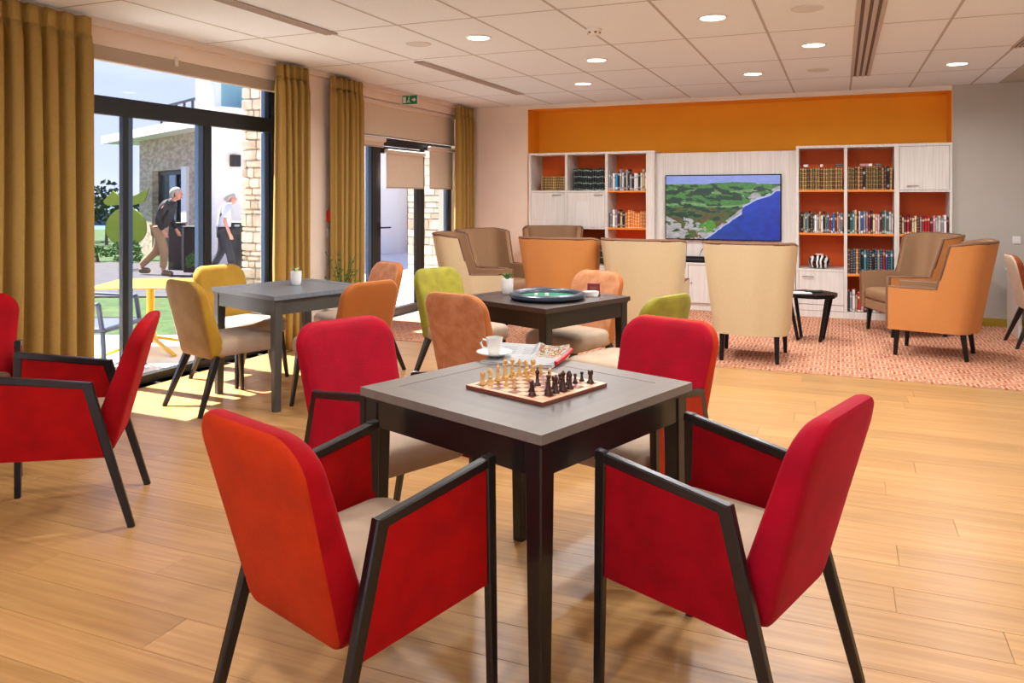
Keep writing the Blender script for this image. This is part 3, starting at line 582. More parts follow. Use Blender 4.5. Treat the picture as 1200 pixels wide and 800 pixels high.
def side_chair(loc, deg, label, face, rear, side=None, seat='seat', legm='darkw', group=None):
    t = thing('side_chair', label, 'chair', (loc[0], loc[1], 0), math.radians(deg-90))
    back_mesh(.2, .222, .34, .843, .125, .06, -.235, .225).obj('backrest', [rear, side or face, face], t, smooth=1)
    seat_mesh(.235, .2, -.2, .25, .355, .465).obj('seat', seat, t, smooth=2)
    for s in (-1, 1):
        B().bar((s*.19, .2, .356), (s*.225, .235, 0), .04, .04, .022, .022).obj('leg', legm, t); B().bar((s*.18, -.19, .356), (s*.23, -.33, 0), .042, .048, .024, .026).obj('leg', legm, t)
    return t
armchair((-1.212, 1.824), 71.8, 'orange-lit red velvet armchair nearest the viewer, back turned, left of the chess table', 'redf', 'panelr', ['redo', 'redf', 'redf'])
armchair((-.33, 2.284), 161.3, 'deep crimson velvet armchair in the foreground, right of the chess table', 'magenta', 'panelc')
armchair((-3.171, 2.397), 221.2, 'red armchair at the left seen from the side, in front of the curtain', 'redf', 'panelr')
armchair((-1.70, 2.72), -24, 'raspberry red armchair on the far left side of the chess table', 'magenta', 'magenta')
armchair((-.80, 3.10), -108, 'red armchair with orange-lit edge on the far right side of the chess table', 'magenta', 'redo', ['redo', 'redo', 'magenta'])
armchair((-4.12, 2.57), -38, 'red armchair cut off at the left edge of the frame, by the curtain', 'redf', 'panelr')
side_chair((-3.84, 4.13), 73, 'mustard chair with sand rear, back turned, before the grey wood table', 'gold', 'tanrear', legm='darkw')
side_chair((-4.23, 4.70), -12, 'mustard yellow chair facing the room, between glass door and grey wood table', 'gold', 'gold')
side_chair((-3.08, 4.34), 162, 'orange velvet chair, back turned, right of the grey wood table', 'orv', 'orv')
side_chair((-3.60, 5.24), 242, 'peach orange chair beyond the grey wood table, before the glazed door', 'rose', 'orv', 'orv')
side_chair((-1.93, 4.20), 76, 'terracotta chair behind the coffee cup, back turned, at the dice tray table', 'orv', 'rose', 'orv')
side_chair((-2.54, 5.09), -22, 'olive yellow chair on the window side of the dice tray table', 'olive', 'olive')
side_chair((-1.74, 5.15), -111, 'terracotta pink chair on the far side of the dice tray table', 'rose', 'orv', 'orv')
side_chair((-1.17, 4.38), 158, 'olive chair on the right of the dice tray table, behind the red armchair', 'olive', 'olive')
side_chair((1.8, 8.48), 2, 'cream and rust chair at the right edge of the frame', 'rust', 'cream_f', 'rust')

# ------- lounge armchairs
def lounge(loc, deg, label, outer, lining='lbr'):
    t = thing('lounge_armchair', label, 'armchair', (loc[0], loc[1], 0), math.radians(deg-90))
    path = []     # plan curve: left arm front -> back -> right arm front
    hw, yf, yb, r = .305, .33, -.3, .14
    YS = [.33, .25, .17, .09, .03, .004, -.012, -.03, -.06, -.11]
    for q in YS: path.append((-hw, q))
    for k in range(1, 7): a = pi+ (pi/2)*k/6; path.append((-hw+r+r*cos(a), yb+r+r*sin(a)))
    for k in range(1, 8): path.append((-hw+r+(2*hw-2*r)*k/8, yb-.045*sin(pi*k/8)))
    path.append((hw-r, yb))
    for k in range(1, 7): a = 1.5*pi+(pi/2)*k/6; path.append((hw-r+r*cos(a), yb+r+r*sin(a)))
    for q in reversed(YS): path.append((hw, q))
    def hgt(x, y):
        if y > 0: return .6
        if y > -.029: return .6+.37*(-y)/.03
        return min(1, .97+.03*(-.03-y)/.2)
    def P(x, y, z, off):
        nx, ny = (x/hw if abs(x) > hw-r-.001 else 0), 0
        L_ = math.hypot(x/hw, (y-.0)/yb if y < 0 else 0) or 1
        ux = (1 if x > 0 else -1) if y > yb+r else x/hw; uy = 0 if y > yb+r else -1*(1-abs(x/hw)*.5)
        ln = math.hypot(ux, uy) or 1; ux /= ln; uy /= ln
        fl = max(0, z-.25)/.75
        s = 1 if y < .0 else max(0, 1-y/.1)
        return (x-ux*off+ ux*.08*fl*(1 if y < 0 else max(.25, 1-y*6)), y-uy*off - .14*fl*(1 if y < -.0 else max(0, (yf-y)/yf)), z)
    def shell(o0, o1, extra, z0):
        b = B(); ls = []
        vz = [0, .2, .45, .7, .9, 1]
        prof = []
        for x, y in path:
            h = hgt(x, y)+extra; ring = [P(x, y, z0+(h-z0)*k, o0) for k in vz]+[P(x, y, z0+(h-z0)*k, o1) for k in reversed(vz)]; ls.append(ring)
        return b.loft(ls)
    shell(0, .03, 0, .235).obj('outer_shell', outer, t, smooth=1); shell(.0305, .075, .008, .24).obj('inner_lining', lining, t, smooth=1)
    shell(-.004, .02, .006, .955) if 0 else None
    # piping along the rim
    rim = [P(x, y, hgt(x, y)+.004, .012) for x, y in path]; rim = [P(path[0][0], path[0][1]+.003, .25, .012)]+rim+[P(path[-1][0], path[-1][1]+.003, .25, .012)]
    B().tube(rim, .015, 6).obj('piping', 'pip', t, smooth=1)
    seat_mesh(.245, .24, -.26, .33, .34, .45).obj('seat_cushion', lining, t, smooth=2); B().cbox(-.25, .25, -.24, .318, .235, .338, .01).obj('seat_base', lining, t, smooth=1)
    for s in (-1, 1):
        B().bar((s*.25, .26, .236), (s*.255, .275, 0.0065), .045, .045, .03, .03).obj('leg', 'blackm', t); B().bar((s*.22, -.24, .236), (s*.224, -.27, 0.0065), .045, .045, .032, .032).obj('leg', 'blackm', t)
lounge((-.71, 7.0), 90, 'cream linen wing armchair, back turned, in front of the television, right one', 'lcr')
lounge((-1.66, 7.18), 90, 'cream linen wing armchair, back turned, in front of the television, left one', 'lcr')
lounge((-2.46, 7.15), 91, 'apricot wing armchair, back turned, left of the two cream ones', 'lor')
lounge((.77, 7.72), 166, 'apricot wing armchair seen from the side at the right, on the carpet', 'lor')
lounge((.62, 8.78), 204, 'brown lined wing armchair beyond the right apricot one, before the bookcase', 'lor')
lounge((-3.50, 7.35), 20, 'cream wing armchair in sunlight nearest the glazed door, facing right', 'lcr')
lounge((-3.62, 8.15), -16, 'brown lined wing armchair in the far window corner, lit white on one side', 'lcr')
lounge((-3.3, 9.02), -74, 'brown and apricot wing armchair in front of the left bookcase', 'lor')

# ------- hexagonal side table
t = thing('side_table', 'small black side table with slanted legs between the armchairs', 'side table', (-.27, 8.0, 0), math.radians(-8))
hx = [(.25*cos(pi/8+k*pi/4)*1.0, .25*sin(pi/8+k*pi/4)) for k in range(8)]
B().prism(hx, 'z', .43, .465).obj('table_top', 'blackm', t)
for sx_ in (-1, 1):
    for sy in (-1, 1): B().bar((sx_*.17, sy*.14, .43), (sx_*.1, sy*.085, .012), .035, .012, .03, .012, ref=(1, 0, 0)).obj('leg', 'blackm', t)
for sy in (-1, 1): B().bar((-.1, sy*.085, .014), (.1, sy*.085, .014), .012, .014).obj('base_bar', 'blackm', t)
for sx_ in (-1, 1): B().bar((sx_*.1, -.085, .014), (sx_*.1, .085, .014), .012, .014).obj('base_bar', 'blackm', t)
t = thing('remote_control', 'black remote control on the small black side table', 'remote', (-.24, 8.02, .468), .4)
B().cbox(-.085, .085, -.025, .025, 0, .018, .006).obj('body', 'ink', t)
for k in range(5): B().cbox(-.06+k*.025, -.045+k*.025, -.012, .012, .018, .0205, .001).obj('button', 'grille', t)
tag(B().cbox(-.11, .11, -.08, .08, 0, .004, .001).obj('paper_sheet', 'plastic'), 'white sheet lying at the left of the remote control', 'paper', loc=(-.37, 7.93, .4655), rz=.2)
# ------- desk at the right edge
t = thing('desk', 'pale desk with white end panel behind the cream and rust chair', 'desk')
B().cbox(1.6, 1.63, 8.82, 9.4, .006, .62, .004).obj('end_panel', 'wwood', t).rotation_euler = (0, 0, 0)
B().cbox(1.59, 2.28, 8.8, 9.42, .62, .65, .004).obj('desk_top', 'wwood', t); B().cbox(1.64, 2.2, 9.3, 9.33, .3, .61, .003).obj('back_board', 'lbr', t); B().cbox(2.22, 2.25, 8.82, 9.4, .006, .62, .004).obj('end_panel', 'wwood', t)

# =====================================================================  SMALL THINGS
# chess set
CB = (-.942, 2.43); ca, sa = cos(TR), sin(TR)
t = thing('chessboard', 'wooden chessboard with brown and pale squares on the grey table top', 'chessboard', (CB[0], CB[1], .7505), TR)
HB = .168; B().cbox(-HB, HB, -HB, HB, 0, .012, .001).obj('board_frame', 'board_d', t)
B().box(-HB+.002, HB-.002, -HB+.002, HB-.002, .0121, .0124).obj('border_inlay', 'board_l', t)
sq = .0365; src = {}
for i in range(8):
    for j in range(8):
        m = 'board_d' if (i+j) % 2 == 0 else 'board_l'
        if m not in src: o = src[m] = B().cbox(-sq/2+.0004, sq/2-.0004, -sq/2+.0004, sq/2-.0004, 0, .0012, .0003).obj('board_square', m, t)
        else: o = src[m].copy(); COL.objects.link(o)
        o.location = ((i-3.5)*sq, (j-3.5)*sq, .0125)
PR = {'pawn': [(.0095, 0), (.0095, .003), (.006, .008), (.004, .017), (.006, .02), (.0035, .021), (.0062, .026), (.0055, .031), (.001, .033)],
 'rook': [(.0125, 0), (.0125, .004), (.008, .009), (.0065, .026), (.0095, .03), (.0095, .038), (.006, .038), (.006, .035)],
 'bishop': [(.0125, 0), (.0125, .004), (.007, .01), (.0045, .032), (.0085, .035), (.0045, .037), (.0075, .043), (.006, .049), (.002, .054), (.003, .056), (.001, .058)],
 'queen': [(.014, 0), (.014, .005), (.0085, .012), (.0052, .04), (.0095, .043), (.005, .046), (.0095, .058), (.006, .06), (.003, .064), (.001, .065)],
 'king': [(.014, 0), (.014, .005), (.009, .012), (.0058, .044), (.0105, .047), (.0055, .05), (.0092, .062), (.006, .064), (.001, .065)],
 'knight': [(.0125, 0), (.0125, .004), (.0085, .009), (.007, .013), (.001, .014)]}
psrc = {}; PC = []
def piece_(kind, colr, i, j, label):
    key = (kind, colr); m = 'paleP' if colr == 'pale' else 'darkP'
    x, y = (i-3.5)*sq, (j-3.5)*sq; X = CB[0]+x*ca-y*sa; Y = CB[1]+x*sa+y*ca; Z = .7505+.0138
    b = B(); b.lathe(PR[kind], 14)
    if kind == 'king': b.box(-.0012, .0012, -.0012, .0012, .064, .076); b.box(-.004, .004, -.0012, .0012, .069, .0715)
    if kind == 'knight': b.prism([(-.007, .012), (.007, .012), (.006, .03), (.004, .04), (-.002, .047), (-.004, .042), (-.011, .033), (-.009, .028), (-.003, .031), (-.005, .022)], 'y', -.0045, .0045)
    if kind == 'rook':
        for k in range(4): a = k*pi/2; b.box(.0075*cos(a)-.002, .0075*cos(a)+.002, .0075*sin(a)-.002, .0075*sin(a)+.002, .037, .042)
    if key in psrc: o = psrc[key].copy(); COL.objects.link(o)
    else: o = psrc[key] = b.obj('chess_'+kind, m, smooth=1)
    tag(o, label, 'chess piece', colr+' chess pieces on the board', (X, Y, Z), TR+(0 if colr == 'pale' else pi))
#CHESS
for kind, colr, i, j, lab in [
 ('rook', 'pale', 0, 0, 'pale rook alone on the corner square nearest the viewer side of the pale army'), ('pawn', 'pale', 1, 0, 'pale pawn next to the corner rook'),
 ('knight', 'pale', 0, 1, 'pale knight one square behind the corner rook'), ('bishop', 'pale', 0, 2, 'pale bishop on the left edge row beside the knight'), ('king', 'pale', 0, 3, 'tall pale king with a cross on the left edge row'),
 ('queen', 'pale', 0, 4, 'tall pale queen with round top beside the pale king'), ('bishop', 'pale', 0, 5, 'pale bishop beyond the queen on the left edge row'), ('knight', 'pale', 0, 6, 'pale knight near the cup end of the edge row'), ('rook', 'pale', 0, 7, 'pale rook on the corner square nearest the magazine'),
 ('pawn', 'pale', 2, 1, 'pale pawn advanced two squares from the left edge near the viewer'), ('pawn', 'pale', 3, 1, 'pale pawn farthest forward on the near side of the board'), ('pawn', 'pale', 1, 3, 'pale pawn standing before the king'), ('pawn', 'pale', 2, 4, 'pale pawn advanced in the board centre'),
 ('pawn', 'pale', 1, 5, 'pale pawn before the far bishop'), ('pawn', 'pale', 1, 6, 'pale pawn before the far knight'), ('pawn', 'pale', 1, 7, 'pale pawn at the far corner before the rook'), ('pawn', 'pale', 3, 6, 'pale pawn advanced alone near the far edge'),
 ('rook', 'dark', 7, 7, 'dark rook alone on the right hand corner of the board'), ('king', 'dark', 7, 1, 'tall dark king nearest the viewer on the right edge row'), ('knight', 'dark', 6, 0, 'dark knight at the near corner of the board'), ('queen', 'dark', 7, 3, 'dark queen third from the near corner'),
 ('bishop', 'dark', 7, 2, 'dark bishop between the dark king and queen'), ('bishop', 'dark', 7, 4, 'dark bishop beyond the dark queen'), ('knight', 'dark', 6, 5, 'dark knight on the second row toward the right corner'), ('rook', 'dark', 6, 3, 'dark rook brought to the second row'),
 ('pawn', 'dark', 6, 6, 'dark pawn beside the knight toward the right corner'), ('pawn', 'dark', 6, 7, 'dark pawn before the corner rook'), ('pawn', 'dark', 6, 4, 'dark pawn in the middle of the second row'), ('pawn', 'dark', 5, 1, 'dark pawn advanced on the near side'),
 ('bishop', 'dark', 4, 3, 'dark bishop in the centre of the board facing the pale pieces'), ('pawn', 'dark', 6, 2, 'dark pawn before the dark bishop'), ('pawn', 'dark', 5, 5, 'dark pawn advanced one square past the knight')]:
    piece_(kind, colr, i, j, lab)
# cup, saucer, magazine
def magcol(u, v):
    n = nz(u, v, 30)
    if u < .6:
        if abs(u-.58) < .02: return lin('a9a5a2')
        row = int(v*44) % 2 and .06 < u < .54 and .08 < v < .92 and int(u*3.7*3) % 4 != 3
        return lin('8a888a') if row else lin('a09e9d')
    if v > .62: return lin('8a3a28') if n > .12 else (lin('5f7a34') if n > -.05 else (lin('caa238') if n > -.2 else lin('99948c')))
    if .78 < u < .93 and .2 < v < .45: return lin('9a9896')
    return lin('908e8c') if int(v*44) % 2 and u < .9 else lin('a09e9c')
mg = thing('magazine', 'open magazine with colour photos lying on the chess table', 'magazine', (-1.145, 2.835, .7505), math.radians(3))
def mplace(u, v):
    x = -.145+.29*u; y = -.12+.24*v; c = abs(u-.58); z = .007+.012*math.exp(-(c/.09)**2*3)*(1 if c > .01 else .6)+.03*max(0, u-.85)*(1 if v > .1 else .5)/.15*.4+.03*max(0, v-.75)/.25
    return (x, y, z)
grid('printed_pages', 1, 1, 60, 44, magcol, attrmat('printed_page', .5), mg, mplace)
b = B(); b.loft([[mplace(u/40, v) for u in range(41)]+[(mplace(u/40, v)[0], mplace(0, v)[1], .0035) for u in range(40, -1, -1)] for v in (0, .2, .4, .6, .75, .8, .85, .9, .95, 1)])
o = b.obj('page_block', 'plastic', mg); o.location.z = -.003
b = B(); b.tube([(.147, -.09, .012), (.152, .02, .017), (.15, .12, .024)], .009, 10); b.obj('curled_cover', 'red', mg, smooth=1)
t = thing('saucer', 'white saucer under the coffee cup on the magazine edge', 'saucer', (-1.265, 2.80, .762))
B().lathe([(.03, 0), (.034, .003), (.055, .009), (.07, .016), (.071, .018), (.054, .0125), (.03, .006), (.001, .006)], 32).obj('dish', 'white', t, smooth=1)
t = thing('coffee_cup', 'white coffee cup with handle standing on its saucer', 'cup', (-1.265, 2.80, .7685))
B().lathe([(.02, 0), (.022, .002), (.026, .01), (.0325, .06), (.0335, .066), (.031, .066), (.026, .02), (.001, .012)], 32).obj('cup_body', 'white', t, smooth=1)
B().lathe([(.0285, .048), (.001, .0485)], 24).obj('coffee', 'ink', t)
B().tube([(-.028*CS, -.028*SN, .055), (-.045*CS, -.045*SN, .058), (-.053*CS, -.053*SN, .045), (-.046*CS, -.046*SN, .028), (-.028*CS, -.028*SN, .022)], .0045, 8).obj('cup_handle', 'white', t, smooth=1)
# pots
def pot(loc, label, flw, h=.1, r=.04):
    t = thing('flower_pot', label, 'plant', loc); B().lathe([(r*.72, 0), (r*.92, h*.12), (r, h*.55), (r, h), (r*.86, h), (r*.84, h*.9), (.001, h*.88)], 24).obj('pot', 'white', t, smooth=1)
    rn = random.Random(label)
    for k in range(26):
        a = rn.uniform(0, 2*pi); e = rn.uniform(.2, 1); L_ = rn.uniform(.03, .06); d = Vector((cos(a)*e*.8, sin(a)*e*.8, 1)).normalized(); p = Vector((0, 0, h*.88)); q = p+d*L_*.7; s_ = Vector((-sin(a), cos(a), 0))*.008; tip = p+d*L_+Vector((cos(a)*.012, sin(a)*.012, 0))
        B().add([p, q-s_, tip, q+s_, q+Vector((0, 0, -.002))], [(0, 1, 4), (1, 2, 4), (2, 3, 4), (3, 0, 4), (0, 3, 2, 1)]).obj('leaf', 'leaf' if not flw or k % 2 else 'flower', t)
pot((-3.655, 4.60, .7505), 'white pot with pale green blooms on the grey wood table', True)
pot((-2.03, 4.70, .7505), 'white pot with a dark green succulent beside the dice tray', False)
t = thing('dice_tray', 'round padded tray with green felt on the dark wood table', 'game tray', (-1.70, 4.57, .7505))
B().lathe([(.2, 0), (.225, .004), (.238, .018), (.236, .034), (.222, .043), (.205, .042), (.19, .03), (.187, .014)], 48).obj('padded_rim', 'bumper', t, smooth=1); B().lathe([(.195, .002), (.195, .016)], 40).obj('felt', 'felt', t)
for k, (x, y) in enumerate(((-1.765, 4.54), (-1.70, 4.56))):
    t = thing('die', 'white die on the green felt, '+('left one' if k == 0 else 'right one'), 'die', (x, y, .767), .5+k); B().cbox(-.01, .01, -.01, .01, 0, .02, .003).obj('die_body', 'white', t)
    g = B(); g.box(-.001, .001, -.001, .001, .02, .0203); g.box(-.006, -.004, .004, .006, .02, .0203); g.box(.004, .006, -.006, -.004, .02, .0203); g.obj('pips', 'ink', t)
t = thing('card_stack', 'loose stack of white cards beside the dice tray', 'cards', (-1.49, 4.80, .7505), .3)
for k in range(8): B().box(-.045, .045, -.03, .03, k*.004, k*.004+.003).obj('card', 'plastic', t).rotation_euler = (0, 0, .09*k)
t = thing('card_box', 'small dark red box behind the white cards', 'box', (-1.50, 4.90, .7505), .2)
B().cbox(-.04, .04, -.015, .015, 0, .072, .002).obj('carton', 'maroonc', t); B().box(-.025, .025, -.0158, -.0152, .03, .05).obj('printed_patch', 'board_d', t)
# floor plant
t = thing('floor_plant', 'leafy plant in a pale pot against the wall between the curtains', 'plant', (-4.36, 6.15, 0))
B().lathe([(.11, 0), (.14, .3), (.14, .34), (.12, .34), (.115, .3), (.001, .29)], 24).obj('pot', 'cass', t, smooth=1)
rn = random.Random(5); nl = 0
for k in range(13):
    a = rn.uniform(0, 2*pi); e = rn.uniform(.08, .3); H_ = rn.uniform(.3, .66); pts = [Vector((cos(a)*e*s*s*.6, sin(a)*e*s*s*.6, .29+H_*s)) for s in (0, .33, .66, 1)]
    B().tube(pts, .004, 5).obj('stem', 'leaf', t)
    for s in range(3, 12):
        f_ = s/12*3; i = min(2, int(f_)); p = pts[i].lerp(pts[i+1], f_-i); aa = rn.uniform(0, 2*pi); d = Vector((cos(aa), sin(aa), .5))*.055; sd_ = Vector((-sin(aa), cos(aa), 0))*.014
        B().add([p, p+d*.5-sd_, p+d, p+d*.5+sd_, p+d*.5+Vector((0, 0, -.004))], [(0, 1, 4), (1, 2, 4), (2, 3, 4), (3, 0, 4), (0, 3, 2, 1)]).obj('leaf', 'leaf', t)

# =====================================================================  OUTSIDE
def obox(b, l0, l1, d0, d1, z0, z1):   # box aligned with the garden's own axes
    P8 = [w2(l, d)+(z,) for l in (l0, l1) for d in (d0, d1) for z in (z0, z1)]
    return b.add(P8, [(0, 1, 3, 2), (4, 6, 7, 5), (0, 4, 5, 1), (2, 3, 7, 6), (0, 2, 6, 4), (1, 5, 7, 3)])
# ground clipped to the outside of the left wall
def opoly(b, dA, dB, z0, z1, l0=-30, l1=None):
    def edge(d):   # l where X = -5.0
        return (-5.0+d*SN)/CS
    P = [w2(l0, dA), w2(edge(dA) if l1 is None else l1, dA), w2(edge(dB) if l1 is None else l1, dB), w2(l0, dB)]
    return b.prism(P, 'z', z0, z1)
struct(opoly(B(), 1.5, 34, -.3, -.04, -60), 'ground', 'grass')
struct(opoly(B(), 1.5, 7.9, -.04, -.015), 'terrace', 'pave'); struct(opoly(B(), 11.0, 16.8, -.04, -.02), 'path', 'path')
struct(B().box(-9, 6, -14, -2.7, -.1, -.02), 'bounce_terrace', 'pave')  # unseen pale ground added to bounce sunlight onto the ceiling
struct(B().prism([w2(-3.2, 9.3), w2(3, 9.3), w2(4, 19), w2(-2, 24), w2(-6.2, 16.8), w2(-5.2, 12)], 'z', -.04, -.012), 'courtyard', 'pave')
struct(B().box(-4.99, -4.7, 3.2, 5.78, -.1, .0), 'trim_3', 'pave'); struct(B().box(-4.99, -4.7, 6.92, 9.25, -.1, 0), 'trim_4', 'pave')
struct(opoly(B(), 34, 2500, -26, -25, -2500, -10), 'sea', 'sea')
b = B(); rr = random.Random(2); pts = [(-200, 0)]
for k in range(41): pts.append((-200+k*5, 3.2+1.0*sin(k*.7)+rr.uniform(0, .5)))
pts.append((0, 0)); P0 = [w2(l, 150)+(z-4.2,) for l, z in pts]; P1 = [w2(l, 170)+(z-4.2,) for l, z in pts]
struct(b.loft([P0, P1]), 'hill', 'hill')
def bush(l, d, r, h, label, m='bush', seed=0):
    x, y = w2(l, d); t = thing('shrub', label, 'shrub', (x, y, -.04), group='shrubs along the lawn'); rn = random.Random(seed+int(l*100)); b = B()
    for k in range(420):
        a = rn.uniform(0, 2*pi); v = rn.uniform(-.1, 1); q = math.sqrt(max(0, 1-v*v)); R = rn.uniform(.75, 1.05)
        p = Vector((cos(a)*q*r*R, sin(a)*q*r*R, max(.02, h*(v*.5+.5)*R*.95))); s_ = r*.13
        u = Vector((rn.uniform(-1, 1), rn.uniform(-1, 1), rn.uniform(-.5, 1))).normalized()*s_; w = u.cross(Vector((rn.uniform(-1, 1), 1, .3))).normalized()*s_*.5
        b.add([p-u, p-w, p+u, p+w], [(0, 1, 2, 3)])
    o = b.obj('foliage', m, t); o['kind'] = 'stuff'; B().bar((0, 0, 0), (0, 0, h*.5), .08, .08, .04, .04).obj('stem', 'shoe', t)
for k, (l, d, r, h) in enumerate([(-12.3, 23, .75, 1.9), (-14.3, 24.5, .95, 2.1), (-10.6, 22, .75, 1.5), (-16.6, 26, 1.0, 1.6)]): bush(l, d, r, h, 'dark green shrub beyond the lawn, '+ORD[k]+' of the hedge seen through the glass door')
for k, (l, d, r, h) in enumerate([(-8.6, 16.9, .3, .5), (-9.3, 17, .35, .35), (-7.6, 15.0, .25, .5), (-5.9, 14.1, .2, .45)]): bush(l, d, r, h, 'low planting along the far path edge, '+ORD[k]+' clump', 'leaf', 9)
# opposite building
fd = Vector((-.90, .43, 0)).normalized(); q0 = Vector(w2((243-612.6)/912*16.2, 16.2)+(0,)); nf = Vector((-fd.y, fd.x, 0))
if nf.dot(q0) > 0: nf = -nf      # toward the viewer
def fbox(b, s0, s1, n0, n1, z0, z1):
    P8 = [q0+fd*s+nf*n+Vector((0, 0, z)) for s in (s0, s1) for n in (n0, n1) for z in (z0, z1)]
    return b.add(P8, [(0, 1, 3, 2), (4, 6, 7, 5), (0, 4, 5, 1), (2, 3, 7, 6), (0, 2, 6, 4), (1, 5, 7, 3)])
bl = thing('stone_building', 'stone faced building with white flat roof across the garden', 'building')
b = B(); fbox(b, -.2, 1.42, -.3, 0, -.04, 2.78); fbox(b, 3.6, 4.6, -.3, 0, -.04, 2.78); fbox(b, 1.42, 3.6, -.3, 0, 2.0, 2.78); fbox(b, .6, 4.6, -.9, -.5, 2.98, 3.2)
b.obj('stone_wall', 'facade', bl)
fbox(B(), 1.42, 3.6, -.5, -.3, -.04, .02).obj('sill', 'slab', bl)
fbox(B(), -.2, 6.3, -3, .45, 2.78, 2.98).obj('roof_slab', 'slab', bl)
fbox(B(), 4.55, 4.75, -3.5, -.3, -.04, 2.78).obj('end_wall', 'render', bl)
w_ = fbox(B(), 1.5, 3.55, -.22, -.2, 0, 2.0).obj('window', 'winglass', bl)
for s0 in (1.44, 2.3, 3.5): fbox(B(), s0, s0+.09, -.24, -.14, 0, 2.0).obj('window_frame', 'frame', w_)
fbox(B(), 1.42, 3.6, -.24, -.14, 1.9, 2.0).obj('window_frame', 'frame', w_)
fbox(B(), 1.08, 1.4, -.02, .06, -.04, 2.05).obj('pilaster', 'slab', bl)
rl = thing('roof_railing', 'dark metal railing along the flat roof opposite', 'railing')
for k in range(9): fbox(B(), -.15+k*.55, -.1+k*.55, -.45, -.4, 2.98, 3.6).obj('post', 'frame', rl)
fbox(B(), -.2, 4.4, -.46, -.39, 3.6, 3.66).obj('handrail', 'frame', rl)
fbox(B(), -.2, 4.4, -.44, -.41, 3.3, 3.33).obj('lower_rail', 'frame', rl)
# white building volume with glass balcony
A_ = Vector(w2((251-612.6)/912*15.6, 15.6)+(0,)); C_ = Vector(w2((477-612.6)/912*19.6, 19.6)+(0,)); ud = (C_-A_).normalized(); nb = Vector((ud.y, -ud.x, 0))
if nb.dot(A_) > 0: nb = -nb
def wbox(b, s0, s1, n0, n1, z0, z1):
    P8 = [A_+ud*s+nb*n+Vector((0, 0, z)) for s in (s0, s1) for n in (n0, n1) for z in (z0, z1)]
    return b.add(P8, [(0, 1, 3, 2), (4, 6, 7, 5), (0, 4, 5, 1), (2, 3, 7, 6), (0, 2, 6, 4), (1, 5, 7, 3)])
ln = (C_-A_).length
wb = thing('white_building', 'tall white rendered building behind the stone pillar', 'building')
wbox(B(), 0, ln, -.3, 0, -.04, 6.5).obj('rendered_wall', 'render', wb); wbox(B(), ln, ln+3, -1.2, .4, -.04, 6).obj('stone_wing', 'facade', wb)
wbox(B(), -.1, 0, -.55, .02, -.04, 6.5).obj('corner_wall', 'slab', wb)
bal = wbox(B(), -.35, 1.2, .02, .9, 2.98, 3.1).obj('balcony_slab', 'slab', wb); wbox(B(), -.35, 1.2, .88, .9, 3.1, 3.75).obj('glass_balustrade', glass('blue_glass', (.55, .75, .8, 1)), bal); wbox(B(), -.35, 1.2, .86, .92, 3.75, 3.79).obj('top_rail', 'slab', bal)
t = thing('wall_lamp', 'dark outdoor lamp box on the white rendered wall', 'lamp', tuple(A_+ud*.42+nb*.0+Vector((0, 0, 2.0))), math.atan2(ud.y, ud.x))
B().cbox(-.09, .09, -.14, 0, 0, .24, .01).obj('housing', 'frame', t); B().cbox(-.06, .06, -.12, -.02, -.01, 0, .003).obj('lens', 'plastic', t)
X, Y = w2((281-612.6)/912*15.0, 15.0)
t = thing('litter_bin', 'tall dark bin standing against the white wall', 'bin', (X, Y, -.012), YAW)
B().cbox(-.17, .17, -.15, .15, 0, .93, .02).obj('body', 'frame', t); B().cbox(-.1, .1, -.155, -.149, .68, .8, .003).obj('opening', 'ink', t); B().cbox(-.05, .05, -.156, -.15, .83, .87, .003).obj('plate', 'chrome', t)
for k, (px_, d, h, lab) in enumerate(((208, 15.1, .9, 'dark planter box behind the walking man in black'), (226, 14.6, .85, 'dark post box beside the glass door stile'))):
    X, Y = w2((px_-612.6)/912*d, d); t = thing('garden_box', lab, 'planter', (X, Y, -.04), YAW); B().cbox(-.13, .13, -.13, .13, 0, h, .02).obj('body', 'frame', t); B().cbox(-.14, .14, -.14, .14, h, h+.03, .008).obj('cap', 'ink', t)
# stone pillars of this building, stones laid one by one
def stonewall(name, label, x0, x1, y0, y1, h, faces, seed, rowh=(.09, .2), lenr=(.12, .34)):
    t = thing(name, label, 'pillar'); B().box(x0+.03, x1-.03, y0+.03, y1-.03, -.04, h).obj('core', 'mortar', t); rn = random.Random(seed)
    z = 0; n = 0
    while z < h-.04:
        hh = min(rn.uniform(*rowh), h-z)
        for f_ in faces:
            a0, a1 = (x0, x1) if f_ == 'y' else (y0, y1); p = a0
            while p < a1-.02:
                q = min(a1, p+rn.uniform(*lenr)); q = a1 if a1-q < .05 else q; dp = rn.uniform(0, .02)
                b = B()
                if f_ == 'y': b.cbox(p+.005, q-.005, y0-dp, y0+.035, z+.005, z+hh-.005, .012)
                else: b.cbox(x1-.035, x1+dp, p+.005, q-.005, z+.005, z+hh-.005, .012)
                b.obj('stone', 'stone', t); n += 1; p = q
        z += hh
    return n
stonewall('stone_pillar', 'rough stone pillar just outside the right end of the sliding door', -6.28, -5.88, 6.95, 7.5, 3.3, 'yx', 4, (.05, .15), (.07, .22))
stonewall('stone_pillar', 'rough stone pillar outside, right of the glazed door', -7.22, -6.35, 12.2, 12.8, 3.3, 'y', 6, (.09, .2), (.14, .36))
